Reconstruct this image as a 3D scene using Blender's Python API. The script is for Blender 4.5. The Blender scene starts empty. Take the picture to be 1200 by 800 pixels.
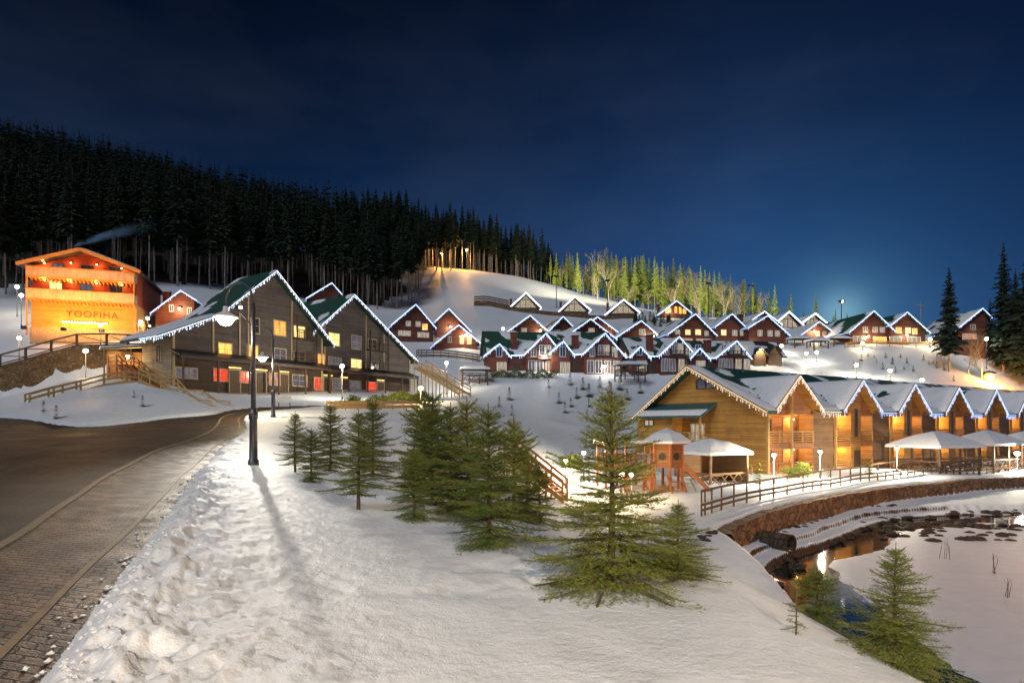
import bpy, math, random
import numpy as np
from mathutils import Vector, Matrix, noise as mnoise
random.seed(7); RNG = np.random.default_rng(7)
R = math.radians
scn = bpy.context.scene
COL = scn.collection
# ------------------------------------------------------------------ camera numbers (photo is 1200x800)
F, CX, HY, EYE = 720.0, 600.0, 497.0, 1.6
def W(px, py, Y):                       # pixel + depth -> world point
    return Vector(((px-CX)/F*Y, Y, EYE+(HY-py)/F*Y))
cam = bpy.data.cameras.new('camera'); cam.sensor_width = 36; cam.lens = F/1200*36
cam.shift_y = (HY-400)/1200; cam.clip_start = .05; cam.clip_end = 3000
camo = bpy.data.objects.new('camera', cam); COL.objects.link(camo)
camo.location = (0, 0, EYE); camo.rotation_euler = (R(90), 0, 0); scn.camera = camo

# ------------------------------------------------------------------ mesh builder and tagging
class MB:
    def __init__(s): s.v = []; s.f = []; s.m = []
    def poly(s, pts, mi=0):
        n = len(s.v); s.v += [tuple(p) for p in pts]; s.f.append(tuple(range(n, n+len(pts)))); s.m.append(mi)
    def hexa(s, p, mi=0):               # 8 points: bottom ring 0-3, top ring 4-7
        n = len(s.v); s.v += [tuple(q) for q in p]
        for f in ((3,2,1,0),(4,5,6,7),(0,1,5,4),(1,2,6,5),(2,3,7,6),(3,0,4,7)):
            s.f.append(tuple(n+i for i in f)); s.m.append(mi)
    def box(s, x0, x1, y0, y1, z0, z1, mi=0):
        s.hexa([(x0,y0,z0),(x1,y0,z0),(x1,y1,z0),(x0,y1,z0),(x0,y0,z1),(x1,y0,z1),(x1,y1,z1),(x0,y1,z1)], mi)
    def beam(s, a, b, w=.1, h=None, mi=0, up=(0,0,1)):
        a = Vector(a); b = Vector(b); h = h or w; d = (b-a)
        if d.length < 1e-6: return
        d.normalize(); u = Vector(up)
        if abs(d.dot(u)) > .98: u = Vector((1,0,0))
        sx = d.cross(u).normalized()*(w/2); uz = sx.cross(d).normalized()*(h/2)
        s.hexa([a-sx-uz, a+sx-uz, a+sx+uz, a-sx+uz, b-sx-uz, b+sx-uz, b+sx+uz, b-sx+uz], mi)
    def tube(s, pts, rad, n=8, mi=0, cap=True):
        pts = [Vector(p) for p in pts]
        if not hasattr(rad, '__len__'): rad = [rad]*len(pts)
        base = len(s.v); u = None
        for i, p in enumerate(pts):
            d = (pts[min(i+1, len(pts)-1)]-pts[max(i-1, 0)]).normalized()
            if u is None:
                u = d.cross(Vector((0,0,1)))
                if u.length < .05: u = d.cross(Vector((1,0,0)))
            u = (u-d*u.dot(d)).normalized(); w = d.cross(u)
            for k in range(n):
                a = 2*math.pi*k/n; s.v.append(tuple(p+(u*math.cos(a)+w*math.sin(a))*rad[i]))
        for i in range(len(pts)-1):
            for k in range(n):
                a = base+i*n+k; b = base+i*n+(k+1) % n
                s.f.append((a, b, b+n, a+n)); s.m.append(mi)
        if cap:
            s.f.append(tuple(base+k for k in reversed(range(n)))); s.m.append(mi)
            e = base+(len(pts)-1)*n; s.f.append(tuple(e+k for k in range(n))); s.m.append(mi)
    def lathe(s, prof, c=(0,0,0), n=14, mi=0):
        base = len(s.v)
        for r, z in prof:
            for k in range(n):
                a = 2*math.pi*k/n; s.v.append((c[0]+r*math.cos(a), c[1]+r*math.sin(a), c[2]+z))
        for i in range(len(prof)-1):
            for k in range(n):
                a = base+i*n+k; b = base+i*n+(k+1) % n
                s.f.append((a, b, b+n, a+n)); s.m.append(mi)
    def ball(s, c, r, mi=0, n=10, sq=1):
        s.lathe([(r*math.sin(t)+1e-4, -r*sq*math.cos(t)) for t in [math.pi*i/(n//2+1) for i in range(n//2+2)]], c, n, mi)
    def prism(s, ring, off, mi=0):      # polygon ring (list of points) pushed by vector off
        n = len(s.v); k = len(ring); off = Vector(off)
        s.v += [tuple(Vector(p)) for p in ring]+[tuple(Vector(p)+off) for p in ring]
        s.f.append(tuple(range(n+k-1, n-1, -1))); s.m.append(mi)
        s.f.append(tuple(range(n+k, n+2*k))); s.m.append(mi)
        for i in range(k):
            j = (i+1) % k; s.f.append((n+i, n+j, n+k+j, n+k+i)); s.m.append(mi)
    def build(s, name, mats, parent=None, smooth=False):
        me = bpy.data.meshes.new(name); me.from_pydata(s.v, [], s.f)
        mats = mats if isinstance(mats, (list, tuple)) else [mats]
        for m in mats: me.materials.append(m)
        if len(mats) > 1: me.polygons.foreach_set('material_index', s.m)
        if smooth: me.polygons.foreach_set('use_smooth', [True]*len(s.f))
        me.update()
        return link(name, me, parent)
def link(name, data, parent=None):
    o = bpy.data.objects.new(name, data); COL.objects.link(o)
    if parent: o.parent = parent
    return o
def np_mesh(name, V, T, mats, smooth=False, mi=None):     # numpy triangles/quads -> mesh data
    me = bpy.data.meshes.new(name); k = T.shape[1]
    me.vertices.add(len(V)); me.vertices.foreach_set('co', np.asarray(V, np.float32).ravel())
    me.loops.add(T.size); me.loops.foreach_set('vertex_index', T.astype(np.int32).ravel())
    me.polygons.add(len(T)); me.polygons.foreach_set('loop_start', np.arange(0, T.size, k, dtype=np.int32))
    for m in (mats if isinstance(mats, (list, tuple)) else [mats]): me.materials.append(m)
    if mi is not None: me.polygons.foreach_set('material_index', np.asarray(mi, np.int32))
    me.update(calc_edges=True)
    me.polygons.foreach_set('use_smooth', [bool(smooth)]*len(T))
    return me
def tag(o, label=None, cat=None, group=None, kind=None):
    if label: o['label'] = label
    if cat: o['category'] = cat
    if group: o['group'] = group
    if kind: o['kind'] = kind
    return o
def thing(name, label, cat, loc=(0,0,0), rz=0, group=None):
    o = bpy.data.objects.new(name, None); COL.objects.link(o); o.empty_display_size = .3
    o.location = loc; o.rotation_euler = (0,0,rz); return tag(o, label, cat, group)
def copy_tree(o, parent=None):
    c = o.copy(); COL.objects.link(c)
    if parent: c.parent = parent
    for ch in list(o.children): copy_tree(ch, c)
    return c
def lamp(p, power, col=(1,.78,.5), r=.15, name='lamp_light', parent=None):
    l = bpy.data.lights.new(name, 'POINT'); l.energy = power; l.color = col; l.shadow_soft_size = r
    o = bpy.data.objects.new(name, l); COL.objects.link(o); o.location = p
    if parent: o.parent = parent
    return o
def spot(p, to, power, col=(1,.95,.85), ang=90, r=.3, blend=.6, name='assumed_flood_light', parent=None):
    l = bpy.data.lights.new(name, 'SPOT'); l.energy = power; l.color = col; l.shadow_soft_size = r
    l.spot_size = R(ang); l.spot_blend = blend
    o = bpy.data.objects.new(name, l); COL.objects.link(o); o.location = p
    o.rotation_euler = (Vector(to)-Vector(p)).to_track_quat('-Z', 'Y').to_euler()
    if parent: o.parent = parent
    return o

# ------------------------------------------------------------------ materials
class NT:
    def __init__(s, name):
        s.mat = bpy.data.materials.new(name); s.mat.use_nodes = True; s.nt = s.mat.node_tree
        s.b = s.nt.nodes['Principled BSDF']; s.out = s.nt.nodes['Material Output']
    def n(s, t, **kw):
        x = s.nt.nodes.new(t)
        for k, v in kw.items():
            if k[0] == '_': setattr(x, k[1:], v)
            else:
                q = x.inputs[int(k[1:])] if k[0] == 'i' and k[1:].isdigit() else x.inputs[k.replace('_', ' ')]
                if isinstance(v, bpy.types.NodeSocket): s.nt.links.new(v, q)
                else: q.default_value = v
        return x
    def l(s, a, b): s.nt.links.new(a, b)
    def ramp(s, fac, stops, interp='LINEAR'):
        r = s.nt.nodes.new('ShaderNodeValToRGB'); e = r.color_ramp.elements; r.color_ramp.interpolation = interp
        while len(e) < len(stops): e.new(.5)
        for q, (p, c) in zip(e, stops): q.position = p; q.color = (*c, 1) if len(c) == 3 else c
        s.l(fac, r.inputs[0]); return r.outputs[0]
    def obj(s): return s.n('ShaderNodeTexCoord').outputs['Object']
    def math(s, op, a, b=0):
        return s.n('ShaderNodeMath', _operation=op, i0=a, i1=b).outputs[0]
    def mix(s, f, a, b, typ='MIX'):
        x = s.n('ShaderNodeMixRGB', _blend_type=typ, i0=f)
        for i, v in ((1, a), (2, b)):
            if isinstance(v, bpy.types.NodeSocket): s.l(v, x.inputs[i])
            else: x.inputs[i].default_value = (*v, 1)
        return x.outputs[0]
    def bump(s, h, strength=.5, dist=.02):
        x = s.n('ShaderNodeBump', Strength=strength, Distance=dist, Height=h); s.l(x.outputs[0], s.b.inputs['Normal'])
def noise(N, vec, scale, detail=4, rough=.55):
    return N.n('ShaderNodeTexNoise', Vector=vec, Scale=scale, Detail=detail, Roughness=rough).outputs[0]
def mat_plain(name, c, rough=.7, var=.25, scale=6, metal=0, bump=.15):
    N = NT(name); v = N.obj(); n = noise(N, v, scale, 5)
    N.l(N.ramp(n, [(.25, tuple(x*(1-var) for x in c)), (.75, tuple(min(1, x*(1+var)) for x in c))]), N.b.inputs['Base Color'])
    N.b.inputs['Roughness'].default_value = rough; N.b.inputs['Metallic'].default_value = metal
    if bump: N.bump(noise(N, v, scale*6, 3), bump, .01)
    return N.mat
def mat_emit(name, c, s, base=(.5,.5,.5), sample=False):
    N = NT(name); N.b.inputs['Base Color'].default_value = (*base, 1)
    N.b.inputs['Emission Color'].default_value = (*c, 1); N.b.inputs['Emission Strength'].default_value = s
    N.mat.cycles.emission_sampling = 'AUTO' if sample else 'NONE'
    return N.mat
def mat_planks(name, c, h=.18, L=3.2, var=.3, gap=.35, rough=.65, vertical=False, bump=.6):
    N = NT(name); v = N.obj(); sp = N.n('ShaderNodeSeparateXYZ', Vector=v)
    a = N.math('ADD', sp.outputs[0], N.math('MULTIPLY', sp.outputs[1], 1.01)); z = sp.outputs[2]
    cb = N.n('ShaderNodeCombineXYZ', X=z if vertical else a, Y=a if vertical else z)
    br = N.n('ShaderNodeTexBrick', Vector=cb.outputs[0], Color1=(0,0,0,1), Color2=(1,1,1,1), Mortar=(.5,.5,.5,1), Scale=1,
             Mortar_Size=.012, Mortar_Smooth=.3, Bias=0, Brick_Width=L, Row_Height=h, _offset=.37)
    gr = N.n('ShaderNodeTexNoise', Vector=N.n('ShaderNodeVectorMath', _operation='MULTIPLY', i0=cb.outputs[0], i1=(1.5, 22, 1)).outputs[0], Scale=1.2, Detail=6, Roughness=.6)
    f = N.math('ADD', N.math('MULTIPLY', br.outputs[0], .55), N.math('MULTIPLY', gr.outputs[0], .45))
    colr = N.ramp(f, [(.15, tuple(x*(1-var) for x in c)), (.85, tuple(min(1, x*(1+var)) for x in c))])
    colr = N.mix(br.outputs[1], colr, tuple(x*gap for x in c))
    wx = N.ramp(noise(N, v, .7, 5), [(.3, (.72,.72,.74)), (.65, (1,1,1))])
    N.l(N.mix(1, colr, wx, 'MULTIPLY'), N.b.inputs['Base Color'])
    N.b.inputs['Roughness'].default_value = rough
    N.bump(N.math('SUBTRACT', N.math('MULTIPLY', gr.outputs[0], .15), br.outputs[1]), bump, .02)
    return N.mat
def mat_snow(name='snow', c=(.80,.83,.88), sc=1.0, rough=.55, bump=.5):
    N = NT(name); v = N.obj()
    n1 = noise(N, v, 2.2*sc, 6, .6); n2 = noise(N, v, 14*sc, 5, .65); n3 = noise(N, v, 70*sc, 3, .6)
    N.l(N.ramp(n1, [(.3, tuple(x*.90 for x in c)), (.7, c)]), N.b.inputs['Base Color'])
    h = N.math('ADD', N.math('MULTIPLY', n1, .8), N.math('ADD', N.math('MULTIPLY', n2, .35), N.math('MULTIPLY', n3, .12)))
    N.bump(h, bump, .10/sc); N.b.inputs['Roughness'].default_value = rough
    N.b.inputs['Specular IOR Level'].default_value = .25
    return N.mat
def mat_stone(name, cols, scale=2.2, bump=1.0, snow=0):
    N = NT(name); v = N.obj()
    vj = N.n('ShaderNodeVectorMath', _operation='ADD', i0=v, i1=N.n('ShaderNodeVectorMath', _operation='SCALE', i0=N.n('ShaderNodeTexNoise', Vector=v, Scale=scale*.8).outputs['Color'], Scale=.25).outputs[0]).outputs[0]
    ce = N.n('ShaderNodeTexVoronoi', Vector=vj, Scale=scale); de = N.n('ShaderNodeTexVoronoi', _feature='DISTANCE_TO_EDGE', Vector=vj, Scale=scale)
    bw = N.n('ShaderNodeSeparateColor', Color=ce.outputs['Color']).outputs[0]
    colr = N.ramp(bw, [(i/(len(cols)-1), c) for i, c in enumerate(cols)])
    e = N.ramp(de.outputs[0], [(.0, (0,0,0)), (.09, (1,1,1))])
    n = noise(N, v, scale*9, 5)
    colr = N.mix(1, colr, N.ramp(n, [(.2, (.6,.6,.6)), (.8, (1.15,1.15,1.15))]), 'MULTIPLY')
    N.l(N.mix(e, tuple(x*.5 for x in cols[0]), colr), N.b.inputs['Base Color'])
    N.b.inputs['Roughness'].default_value = .85
    N.bump(N.math('ADD', e, N.math('MULTIPLY', n, .4)), bump, .05)
    return N.mat
def mat_window(name, c, s, dark=(.02,.02,.025)):          # a lit room seen through thin curtains
    N = NT(name); v = N.obj(); sp = N.n('ShaderNodeSeparateXYZ', Vector=v)
    cb = N.n('ShaderNodeCombineXYZ', X=N.math('MULTIPLY', N.math('ADD', sp.outputs[0], sp.outputs[1]), 7), Y=N.math('MULTIPLY', sp.outputs[2], .8))
    n = noise(N, cb.outputs[0], 1.0, 3)
    N.l(N.ramp(n, [(.3, tuple(x*.18 for x in c)), (.68, c)]), N.b.inputs['Emission Color'])
    N.b.inputs['Emission Strength'].default_value = s; N.b.inputs['Base Color'].default_value = (*dark, 1)
    N.b.inputs['Roughness'].default_value = .15; N.mat.cycles.emission_sampling = 'NONE'
    return N.mat
def mat_roof(name, c):
    N = NT(name); v = N.obj(); sp = N.n('ShaderNodeSeparateXYZ', Vector=v)
    cb = N.n('ShaderNodeCombineXYZ', X=sp.outputs[1], Y=sp.outputs[2])
    br = N.n('ShaderNodeTexBrick', Vector=cb.outputs[0], Color1=(.2,.2,.2,1), Color2=(.8,.8,.8,1), Scale=1, Mortar_Size=.02, Brick_Width=.5, Row_Height=.22, Mortar=(0,0,0,1))
    n = noise(N, v, 3, 5)
    N.l(N.mix(br.outputs[1], N.ramp(N.math('ADD', N.math('MULTIPLY', br.outputs[0], .4), N.math('MULTIPLY', n, .6)), [(.2, tuple(x*.6 for x in c)), (.8, tuple(x*1.4 for x in c))]), tuple(x*.4 for x in c)), N.b.inputs['Base Color'])
    N.b.inputs['Roughness'].default_value = .5; N.bump(N.math('SUBTRACT', N.math('MULTIPLY', n, .3), br.outputs[1]), .6, .03)
    return N.mat
M = {}
M['snow'] = mat_snow()
def dirty_banks(mat):                                    # bare wet earth where the cut pond banks are too steep to hold snow
    nt = mat.node_tree; b = nt.nodes['Principled BSDF']; col = b.inputs['Base Color'].links[0].from_socket
    def n(t, **k):
        x = nt.nodes.new(t)
        for a, v in k.items():
            if a[0] == '_': setattr(x, a[1:], v)
            elif isinstance(v, bpy.types.NodeSocket): nt.links.new(v, x.inputs[int(a[1:])])
            else: x.inputs[int(a[1:])].default_value = v
        return x
    g = n('ShaderNodeNewGeometry'); sn_ = n('ShaderNodeSeparateXYZ', i0=g.outputs['Normal']); sp = n('ShaderNodeSeparateXYZ', i0=g.outputs['Position'])
    ns = n('ShaderNodeTexNoise', i0=g.outputs['Position'], i2=1.6); nn = n('ShaderNodeMath', _operation='MULTIPLY_ADD', i0=ns.outputs[0], i1=.22, i2=sn_.outputs[2])
    st = n('ShaderNodeMapRange', i0=nn.outputs[0], i1=1.02, i2=.92, i3=0.0, i4=1.0); lo = n('ShaderNodeMath', _operation='LESS_THAN', i0=sp.outputs[2], i1=-3.62); rt_ = n('ShaderNodeMath', _operation='GREATER_THAN', i0=sp.outputs[0], i1=9.2)
    m1 = n('ShaderNodeMath', _operation='MULTIPLY', i0=st.outputs[0], i1=lo.outputs[0]); m2 = n('ShaderNodeMath', _operation='MULTIPLY', i0=m1.outputs[0], i1=rt_.outputs[0])
    mx = n('ShaderNodeMixRGB', i0=m2.outputs[0], i1=col, i2=(.075,.045,.026,1)); nt.links.new(mx.outputs[0], b.inputs['Base Color'])
    return mat
M['ground_snow'] = dirty_banks(mat_snow('ground_snow'))
M['roof_snow'] = mat_snow('roof_snow', (.80,.83,.88), 1.5, bump=.3)
M['green_roof'] = mat_roof('green_roof', (.022,.085,.06))
M['dark_roof'] = mat_roof('dark_roof', (.03,.032,.036))
M['teal_roof'] = mat_roof('teal_roof', (.03,.11,.12))
M['grey_wood'] = mat_planks('grey_wood', (.125,.108,.108), .26, 4)
M['dark_wood'] = mat_planks('dark_wood', (.085,.052,.036), .2, 4)
M['red_wood'] = mat_planks('red_wood', (.20,.062,.038), .24, 4)
M['lodge_red'] = mat_planks('lodge_red', (.42,.06,.02), .24, 4)
M['lodge_wood'] = mat_planks('lodge_wood', (.52,.28,.07), .3, 5, var=.2)
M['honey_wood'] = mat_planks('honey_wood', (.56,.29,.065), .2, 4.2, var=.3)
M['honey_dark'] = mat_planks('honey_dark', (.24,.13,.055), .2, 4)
M['amber_wood'] = mat_planks('amber_wood', (.42,.17,.05), .22, 4)
M['pale_wood'] = mat_planks('pale_wood', (.44,.35,.23), .26, 4)
M['rail_wood'] = mat_plain('rail_wood', (.46,.29,.10), .6, .25, 5)
M['rail_orange'] = mat_plain('rail_orange', (.40,.13,.035), .6, .25, 5)
M['rail_brown'] = mat_plain('rail_brown', (.13,.075,.04), .6, .3, 5)
M['cream'] = mat_planks('cream', (.60,.50,.33), .16, 1.1, var=.15, vertical=True)
M['trim'] = mat_plain('trim', (.55,.44,.26), .6, .15, 4)
M['trim_dark'] = mat_plain('trim_dark', (.10,.06,.04), .6, .2, 4)
M['white'] = mat_plain('white_paint', (.72,.72,.70), .5, .08, 4)
M['metal'] = mat_plain('grey_metal', (.10,.10,.115), .42, .25, 7, .6)
M['black'] = mat_plain('black_paint', (.02,.02,.022), .5, .2, 6)
M['brick'] = mat_stone('chimney_brick', [(.16,.05,.03),(.24,.08,.045),(.2,.065,.04)], 4, .5)
M['stone_wall'] = mat_stone('stone_wall', [(.13,.075,.035),(.26,.15,.065),(.20,.12,.055),(.30,.20,.10)], 2.6, .6)
M['rock_wall'] = mat_stone('rock_wall', [(.12,.06,.028),(.32,.18,.085),(.19,.10,.05),(.26,.17,.10)], 2.3, 1.0)
M['earth'] = mat_stone('wet_earth', [(.05,.03,.018),(.12,.07,.04),(.07,.045,.028)], 4, .8)
M['shaded_forest_floor'] = mat_plain('shaded_forest_floor', (.045,.038,.032), .9, .6, .6, bump=.3)  # bare litter, darkened to hold the shade under the trees
M['pale_stone'] = mat_stone('pale_stone', [(.42,.36,.24),(.52,.45,.30),(.46,.38,.25)], 3.5, .4)
M['rock'] = mat_stone('rock', [(.05,.035,.025),(.10,.065,.04),(.07,.05,.035)], 3)
M['warm_win'] = mat_window('warm_window', (1,.32,.06), 2.2)
M['amber_win'] = mat_window('amber_window', (1,.42,.08), 2.3)
M['yellow_win'] = mat_window('yellow_window', (1,.66,.22), 2.2)
M['red_win'] = mat_window('red_window', (1,.055,.02), 1.3)
M['pink_win'] = mat_window('pink_window', (.9,.42,.28), .8)
M['dim_win'] = mat_window('dim_window', (.55,.50,.58), .22)
M['pale_win'] = mat_window('pale_window', (.85,.70,.50), .55)
M['dark_win'] = mat_window('dark_window', (.3,.3,.4), .05)
M['blue_glass'] = mat_window('blue_glass', (.10,.2,.45), .18)
M['fairy'] = mat_emit('fairy_lights', (.34,.50,1), 2.3, sample=True)
M['fairy_white'] = mat_emit('fairy_lights_white', (.62,.74,1), 3.0, sample=True)
M['fairy_warm'] = mat_emit('fairy_lights_warm', (1,.86,.75), 1.3, sample=True)
M['glow_warm'] = mat_emit('globe_warm', (1,.80,.45), 14)
M['glow_white'] = mat_emit('globe_white', (1,.93,.78), 14)
M['glow_orange'] = mat_emit('globe_orange', (1,.36,.045), 3.2)
M['bark'] = mat_plain('bark', (.10,.065,.042), .9, .4, 10)
M['pale_bark'] = mat_plain('pale_bark', (.27,.24,.21), .9, .6, .5)
M['birch'] = mat_plain('birch_bark', (.42,.37,.27), .9, .25, 4)
def mat_needles(name, a, b, sc=.9):
    N = NT(name); v = N.obj(); n = noise(N, v, sc, 4)
    r = N.n('ShaderNodeObjectInfo').outputs['Random']
    f = N.math('ADD', N.math('MULTIPLY', n, .8), N.math('MULTIPLY', r, .25))
    N.l(N.ramp(f, [(.3, a), (.75, b)]), N.b.inputs['Base Color']); N.b.inputs['Roughness'].default_value = .65
    N.b.inputs['Specular IOR Level'].default_value = .2
    return N.mat
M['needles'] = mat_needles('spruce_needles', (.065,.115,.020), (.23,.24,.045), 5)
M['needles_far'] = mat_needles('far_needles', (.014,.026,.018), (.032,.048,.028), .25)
M['needles_lit'] = mat_needles('floodlit_needles', (.13,.20,.035), (.36,.40,.085), .3)  # floodlight put into the colour: a brighter copy of the needles
M['twigs'] = mat_needles('bare_twigs', (.17,.14,.06), (.30,.25,.115), .3)
# ------------------------------------------------------------------ terrain: control points -> smooth height function
CP = []
def cpx(*a):
    for t in a: CP.append(tuple(W(*t)))
def cxyz(*a): CP.extend(a)
cxyz((-3,2,0),(0,2,0),(2,2,-.05),(-3,5,0),(0,5,-.05),(2,5,-.12),(-8,5,0),(-14,5,.1),(-20,5,.2),(-30,5,.3),
 (-5,10,0),(-1.5,10,-.05),(-.3,10.5,-.22),(-8,15,0),(-5.2,16,0),(-9.3,22,0),(-7,20,.05),(-14,22,.2),(-22,22,.7),(-12.5,32,.65),
 (-5,-10,0),(5,-10,-1.5),(0,-30,0),(-30,-20,0),(30,-20,-5),(-60,0,.5),(-60,-30,0),
 (0,12,-.3),(1.3,9,-.28),(2.6,7,-.28),(2.6,4.2,-.17),(2.6,1,-.2),
 (4.5,7,-1.7),(4.5,3,-1.5),(7,8,-3.7),(8,4,-4.2),(9,12,-4.8),(9.6,18,-4.7),(4.5,12,-2.1),(2.5,12,-1.2),(5,18,-2.9),(7,22,-3.4),(11,3,-4.8),
 (-30,30,1.0),(-20,30,.75),(-40,45,1.5),(-25,12,.3),(-45,25,.9))
cpx((100,496,45),(200,488,47),(250,484,49),(320,482,52),(0,493,50),(-200,493,60),(330,482,50),(400,478,55),(480,478,58),(545,472,62),
 (600,500,50),(600,530,42),(560,505,45),(640,500,60),(700,505,62),(650,470,80),(700,460,85),(560,447,92),(635,441,95),(700,440,97),(781,438,98),(860,436,100),
 (480,440,95),(430,452,88))
cpx((700,575,42),(660,580,40),(790,583,38),(845,578,40),(832,566,47),(898,557,53),(907,569,45),(961,562,49),(1050,552,56),(1200,540,70),(620,590,32),(560,560,30))
cxyz((14,66,-2.8),(30,68,-2.8),(60,80,-2.8),(30,80,-2.2),(48,88,-2.2),(75,95,-1.5),(95,95,-2.6),(120,100,-2.4),(60,60,-3.2),(80,70,-3.3))
cpx((860,460,90),(930,440,100),(1000,452,100),(1100,457,100),(1150,452,104),(1000,403,120),(1100,403,120),(1180,400,125),(920,408,122),(900,428,104),(1050,430,109),(1120,428,112),(950,425,112))
cpx((835,620,29),(870,607,32),(900,596,35),(950,585,39.5),(1000,575,45),(1100,565,52),(1200,558,60))
cxyz((13,26.5,-3.45),(16,29,-3.45),(20,35,-3.5),(28,44,-3.5),(45,50,-3.6),(70,60,-3.7),(12,20,-4.2),(30,25,-4.4),(60,30,-4.4),(40,5,-4.4),(100,60,-3.8),(30,5,-4.4))
# left: lodge terrace, stone wall, mound, chalet yard
cpx((27,402,88),(170,402,88),(100,400,92),(20,440,80),(-60,455,80),(60,420,80),(90,410,80),(150,404,80),(20,462,67.5),(-60,472,67),(60,447,68.5),(100,441,69),(145,442,69))
cpx((60,448,62),(110,439,65),(100,464,55),(20,468,58),(0,480,50),(100,485,47),(160,487,48),(200,462,55),(150,457,58),(130,441,64),(180,447,61),(300,467,64),(250,474,55),(380,464,75),(-80,478,60))
cxyz((-34,63,5.3),(-24,76,5.4),(-14,92,5.9),(-40,70,6),(-32,82,7.5),(-24,92,8.5),(-45,80,10.5))
cpx((205,392,97),(375,380,112),(480,402,117),(535,410,107),(480,417,106),(560,425,102),(440,410,110),
 (570,400,125),(540,370,150),(720,376,158),(620,413,110),(690,408,112),(745,405,115),(812,404,120),(856,404,124),(897,403,124),
 (616,364,165),(673,370,165),(730,370,167),(790,372,168),(570,357,165),(925,386,148),(955,388,148),(1000,385,160),(1100,388,165),
 (480,362,170),(560,332,200),(600,324,215),(650,335,215),(700,350,205),(760,365,195),(500,312,220))
cpx((0,347,115),(100,340,125),(200,338,135),(300,347,148),(400,362,158),(450,362,165),(0,213,260),(150,240,270),(300,285,280),(450,315,275),(600,326,250),(640,340,250),
 (800,372,200),(900,375,190),(960,382,185),(1060,395,170),(1150,396,165),(1300,396,165),(1200,400,130),(1300,400,130))
cxyz((0,400,52),(-150,400,100),(200,400,35),(300,300,15),(-350,250,115),(-200,110,45),(-120,60,8),(400,100,5),(0,650,40),(-400,500,90),(400,600,20),(-300,-100,0),(300,-150,-5),(0,-300,0),(700,0,5),(-700,0,20))
_P = np.array(CP, float); _c2 = 3.0
def _phi(ax, ay, bx, by): return np.sqrt((ax-bx)**2+(ay-by)**2+_c2)
_A = _phi(_P[:,None,0], _P[:,None,1], _P[None,:,0], _P[None,:,1])
_A = _A-np.eye(len(_P))*.05
_off = _P[:,2].mean(); _w = np.linalg.solve(_A, _P[:,2]-_off)
def base_h(x, y):
    x = np.asarray(x, float); y = np.asarray(y, float); sh = x.shape; x = x.ravel(); y = y.ravel(); o = np.empty(len(x))
    for i in range(0, len(x), 20000):
        o[i:i+20000] = _phi(x[i:i+20000,None], y[i:i+20000,None], _P[None,:,0], _P[None,:,1]) @ _w + _off
    return o.reshape(sh)
def seg_dist(x, y, pl):                 # distance to polyline, signed (+ on the right-hand side)
    x = np.asarray(x, float); y = np.asarray(y, float); best = np.full(x.shape, 1e9); sg = np.ones(x.shape)
    for (ax, ay), (bx, by) in zip(pl[:-1], pl[1:]):
        dx, dy = bx-ax, by-ay; L = dx*dx+dy*dy+1e-12
        t = np.clip(((x-ax)*dx+(y-ay)*dy)/L, 0, 1); d = np.hypot(x-ax-t*dx, y-ay-t*dy)
        cr = (x-ax)*dy-(y-ay)*dx; m = d < best-1e-9
        best = np.where(m, d, best); sg = np.where(m, np.sign(cr), sg)
    return best, sg
def inside(x, y, pg):
    x = np.asarray(x, float); y = np.asarray(y, float); r = np.zeros(x.shape, bool)
    for (ax, ay), (bx, by) in zip(pg, pg[1:]+pg[:1]):
        c = ((ay > y) != (by > y)) & (x < (bx-ax)*(y-ay)/(by-ay+1e-12)+ax); r ^= c
    return r
def smooth(t): t = np.clip(t, 0, 1); return t*t*(3-2*t)
_T = np.concatenate([np.arange(2.5, 40, .12), np.arange(40, 120, .3), np.arange(120, 420, 1.0)])
def ground_hit(px, py, hf=base_h, ymin=2.5):   # first hit of the view ray through a photo pixel with the ground
    t = _T[_T >= ymin]; x = (px-CX)/F*t; z = EYE+(HY-py)/F*t; d = z-hf(x, t); k = np.argmax(d < 0)
    if d[k] >= 0 or k == 0: k = max(1, int(np.argmin(np.abs(d))))
    f = d[k-1]/(d[k-1]-d[k]+1e-9) if d[k] < 0 else 1; y = t[k-1]+f*(t[k]-t[k-1]); return ((px-CX)/F*y, y)
def resample(pl, step):
    pl = [Vector((*p, 0)) if len(p) == 2 else Vector(p) for p in pl]; o = [pl[0]]; acc = 0
    for a, b in zip(pl[:-1], pl[1:]):
        L = (b-a).length; n = max(1, int(L/step))
        for i in range(1, n+1): o.append(a.lerp(b, i/n))
    return [(p.x, p.y) for p in o]
def chaikin(pl, n=2):
    for _ in range(n):
        q = [pl[0]]
        for a, b in zip(pl[:-1], pl[1:]):
            q += [(a[0]*.75+b[0]*.25, a[1]*.75+b[1]*.25), (a[0]*.25+b[0]*.75, a[1]*.25+b[1]*.75)]
        pl = q+[pl[-1]]
    return pl
# pavement and road outlines
PR = [(3.4,-12),(.9,-5),(-1.35,0)]+[ground_hit(*p) for p in ((56,790),(108,720),(150,660),(186,620),(216,575),(240,545),(262,522),(292,502))]
PR = PR+[(-20.5,46.5),(-20.0,52),(-17.5,57),(-12,60)]
PL = [(.8,-12),(-1.5,-5.5),(-3.5,0),(-5.0,4)]+[ground_hit(*p) for p in ((0,640),(60,597),(130,552),(180,527),(230,513))]
PL = PL+[(-18.8,39),(-22.3,47),(-22.0,53),(-19,58.5),(-13,62)]
PR = chaikin(PR); PL = chaikin(PL)
FAR = chaikin([(-90,62),(-60,53),(-45,51),(-41,49.5)]+[ground_hit(*p) for p in ((60,497),(130,497),(170,492),(205,488),(250,485))]+[(-25,54.5),(-21,60),(-14,65.5)])
ROAD = PL+FAR[::-1]+[(-90,-12)]
PAVE = PR+PL[::-1]
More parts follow.
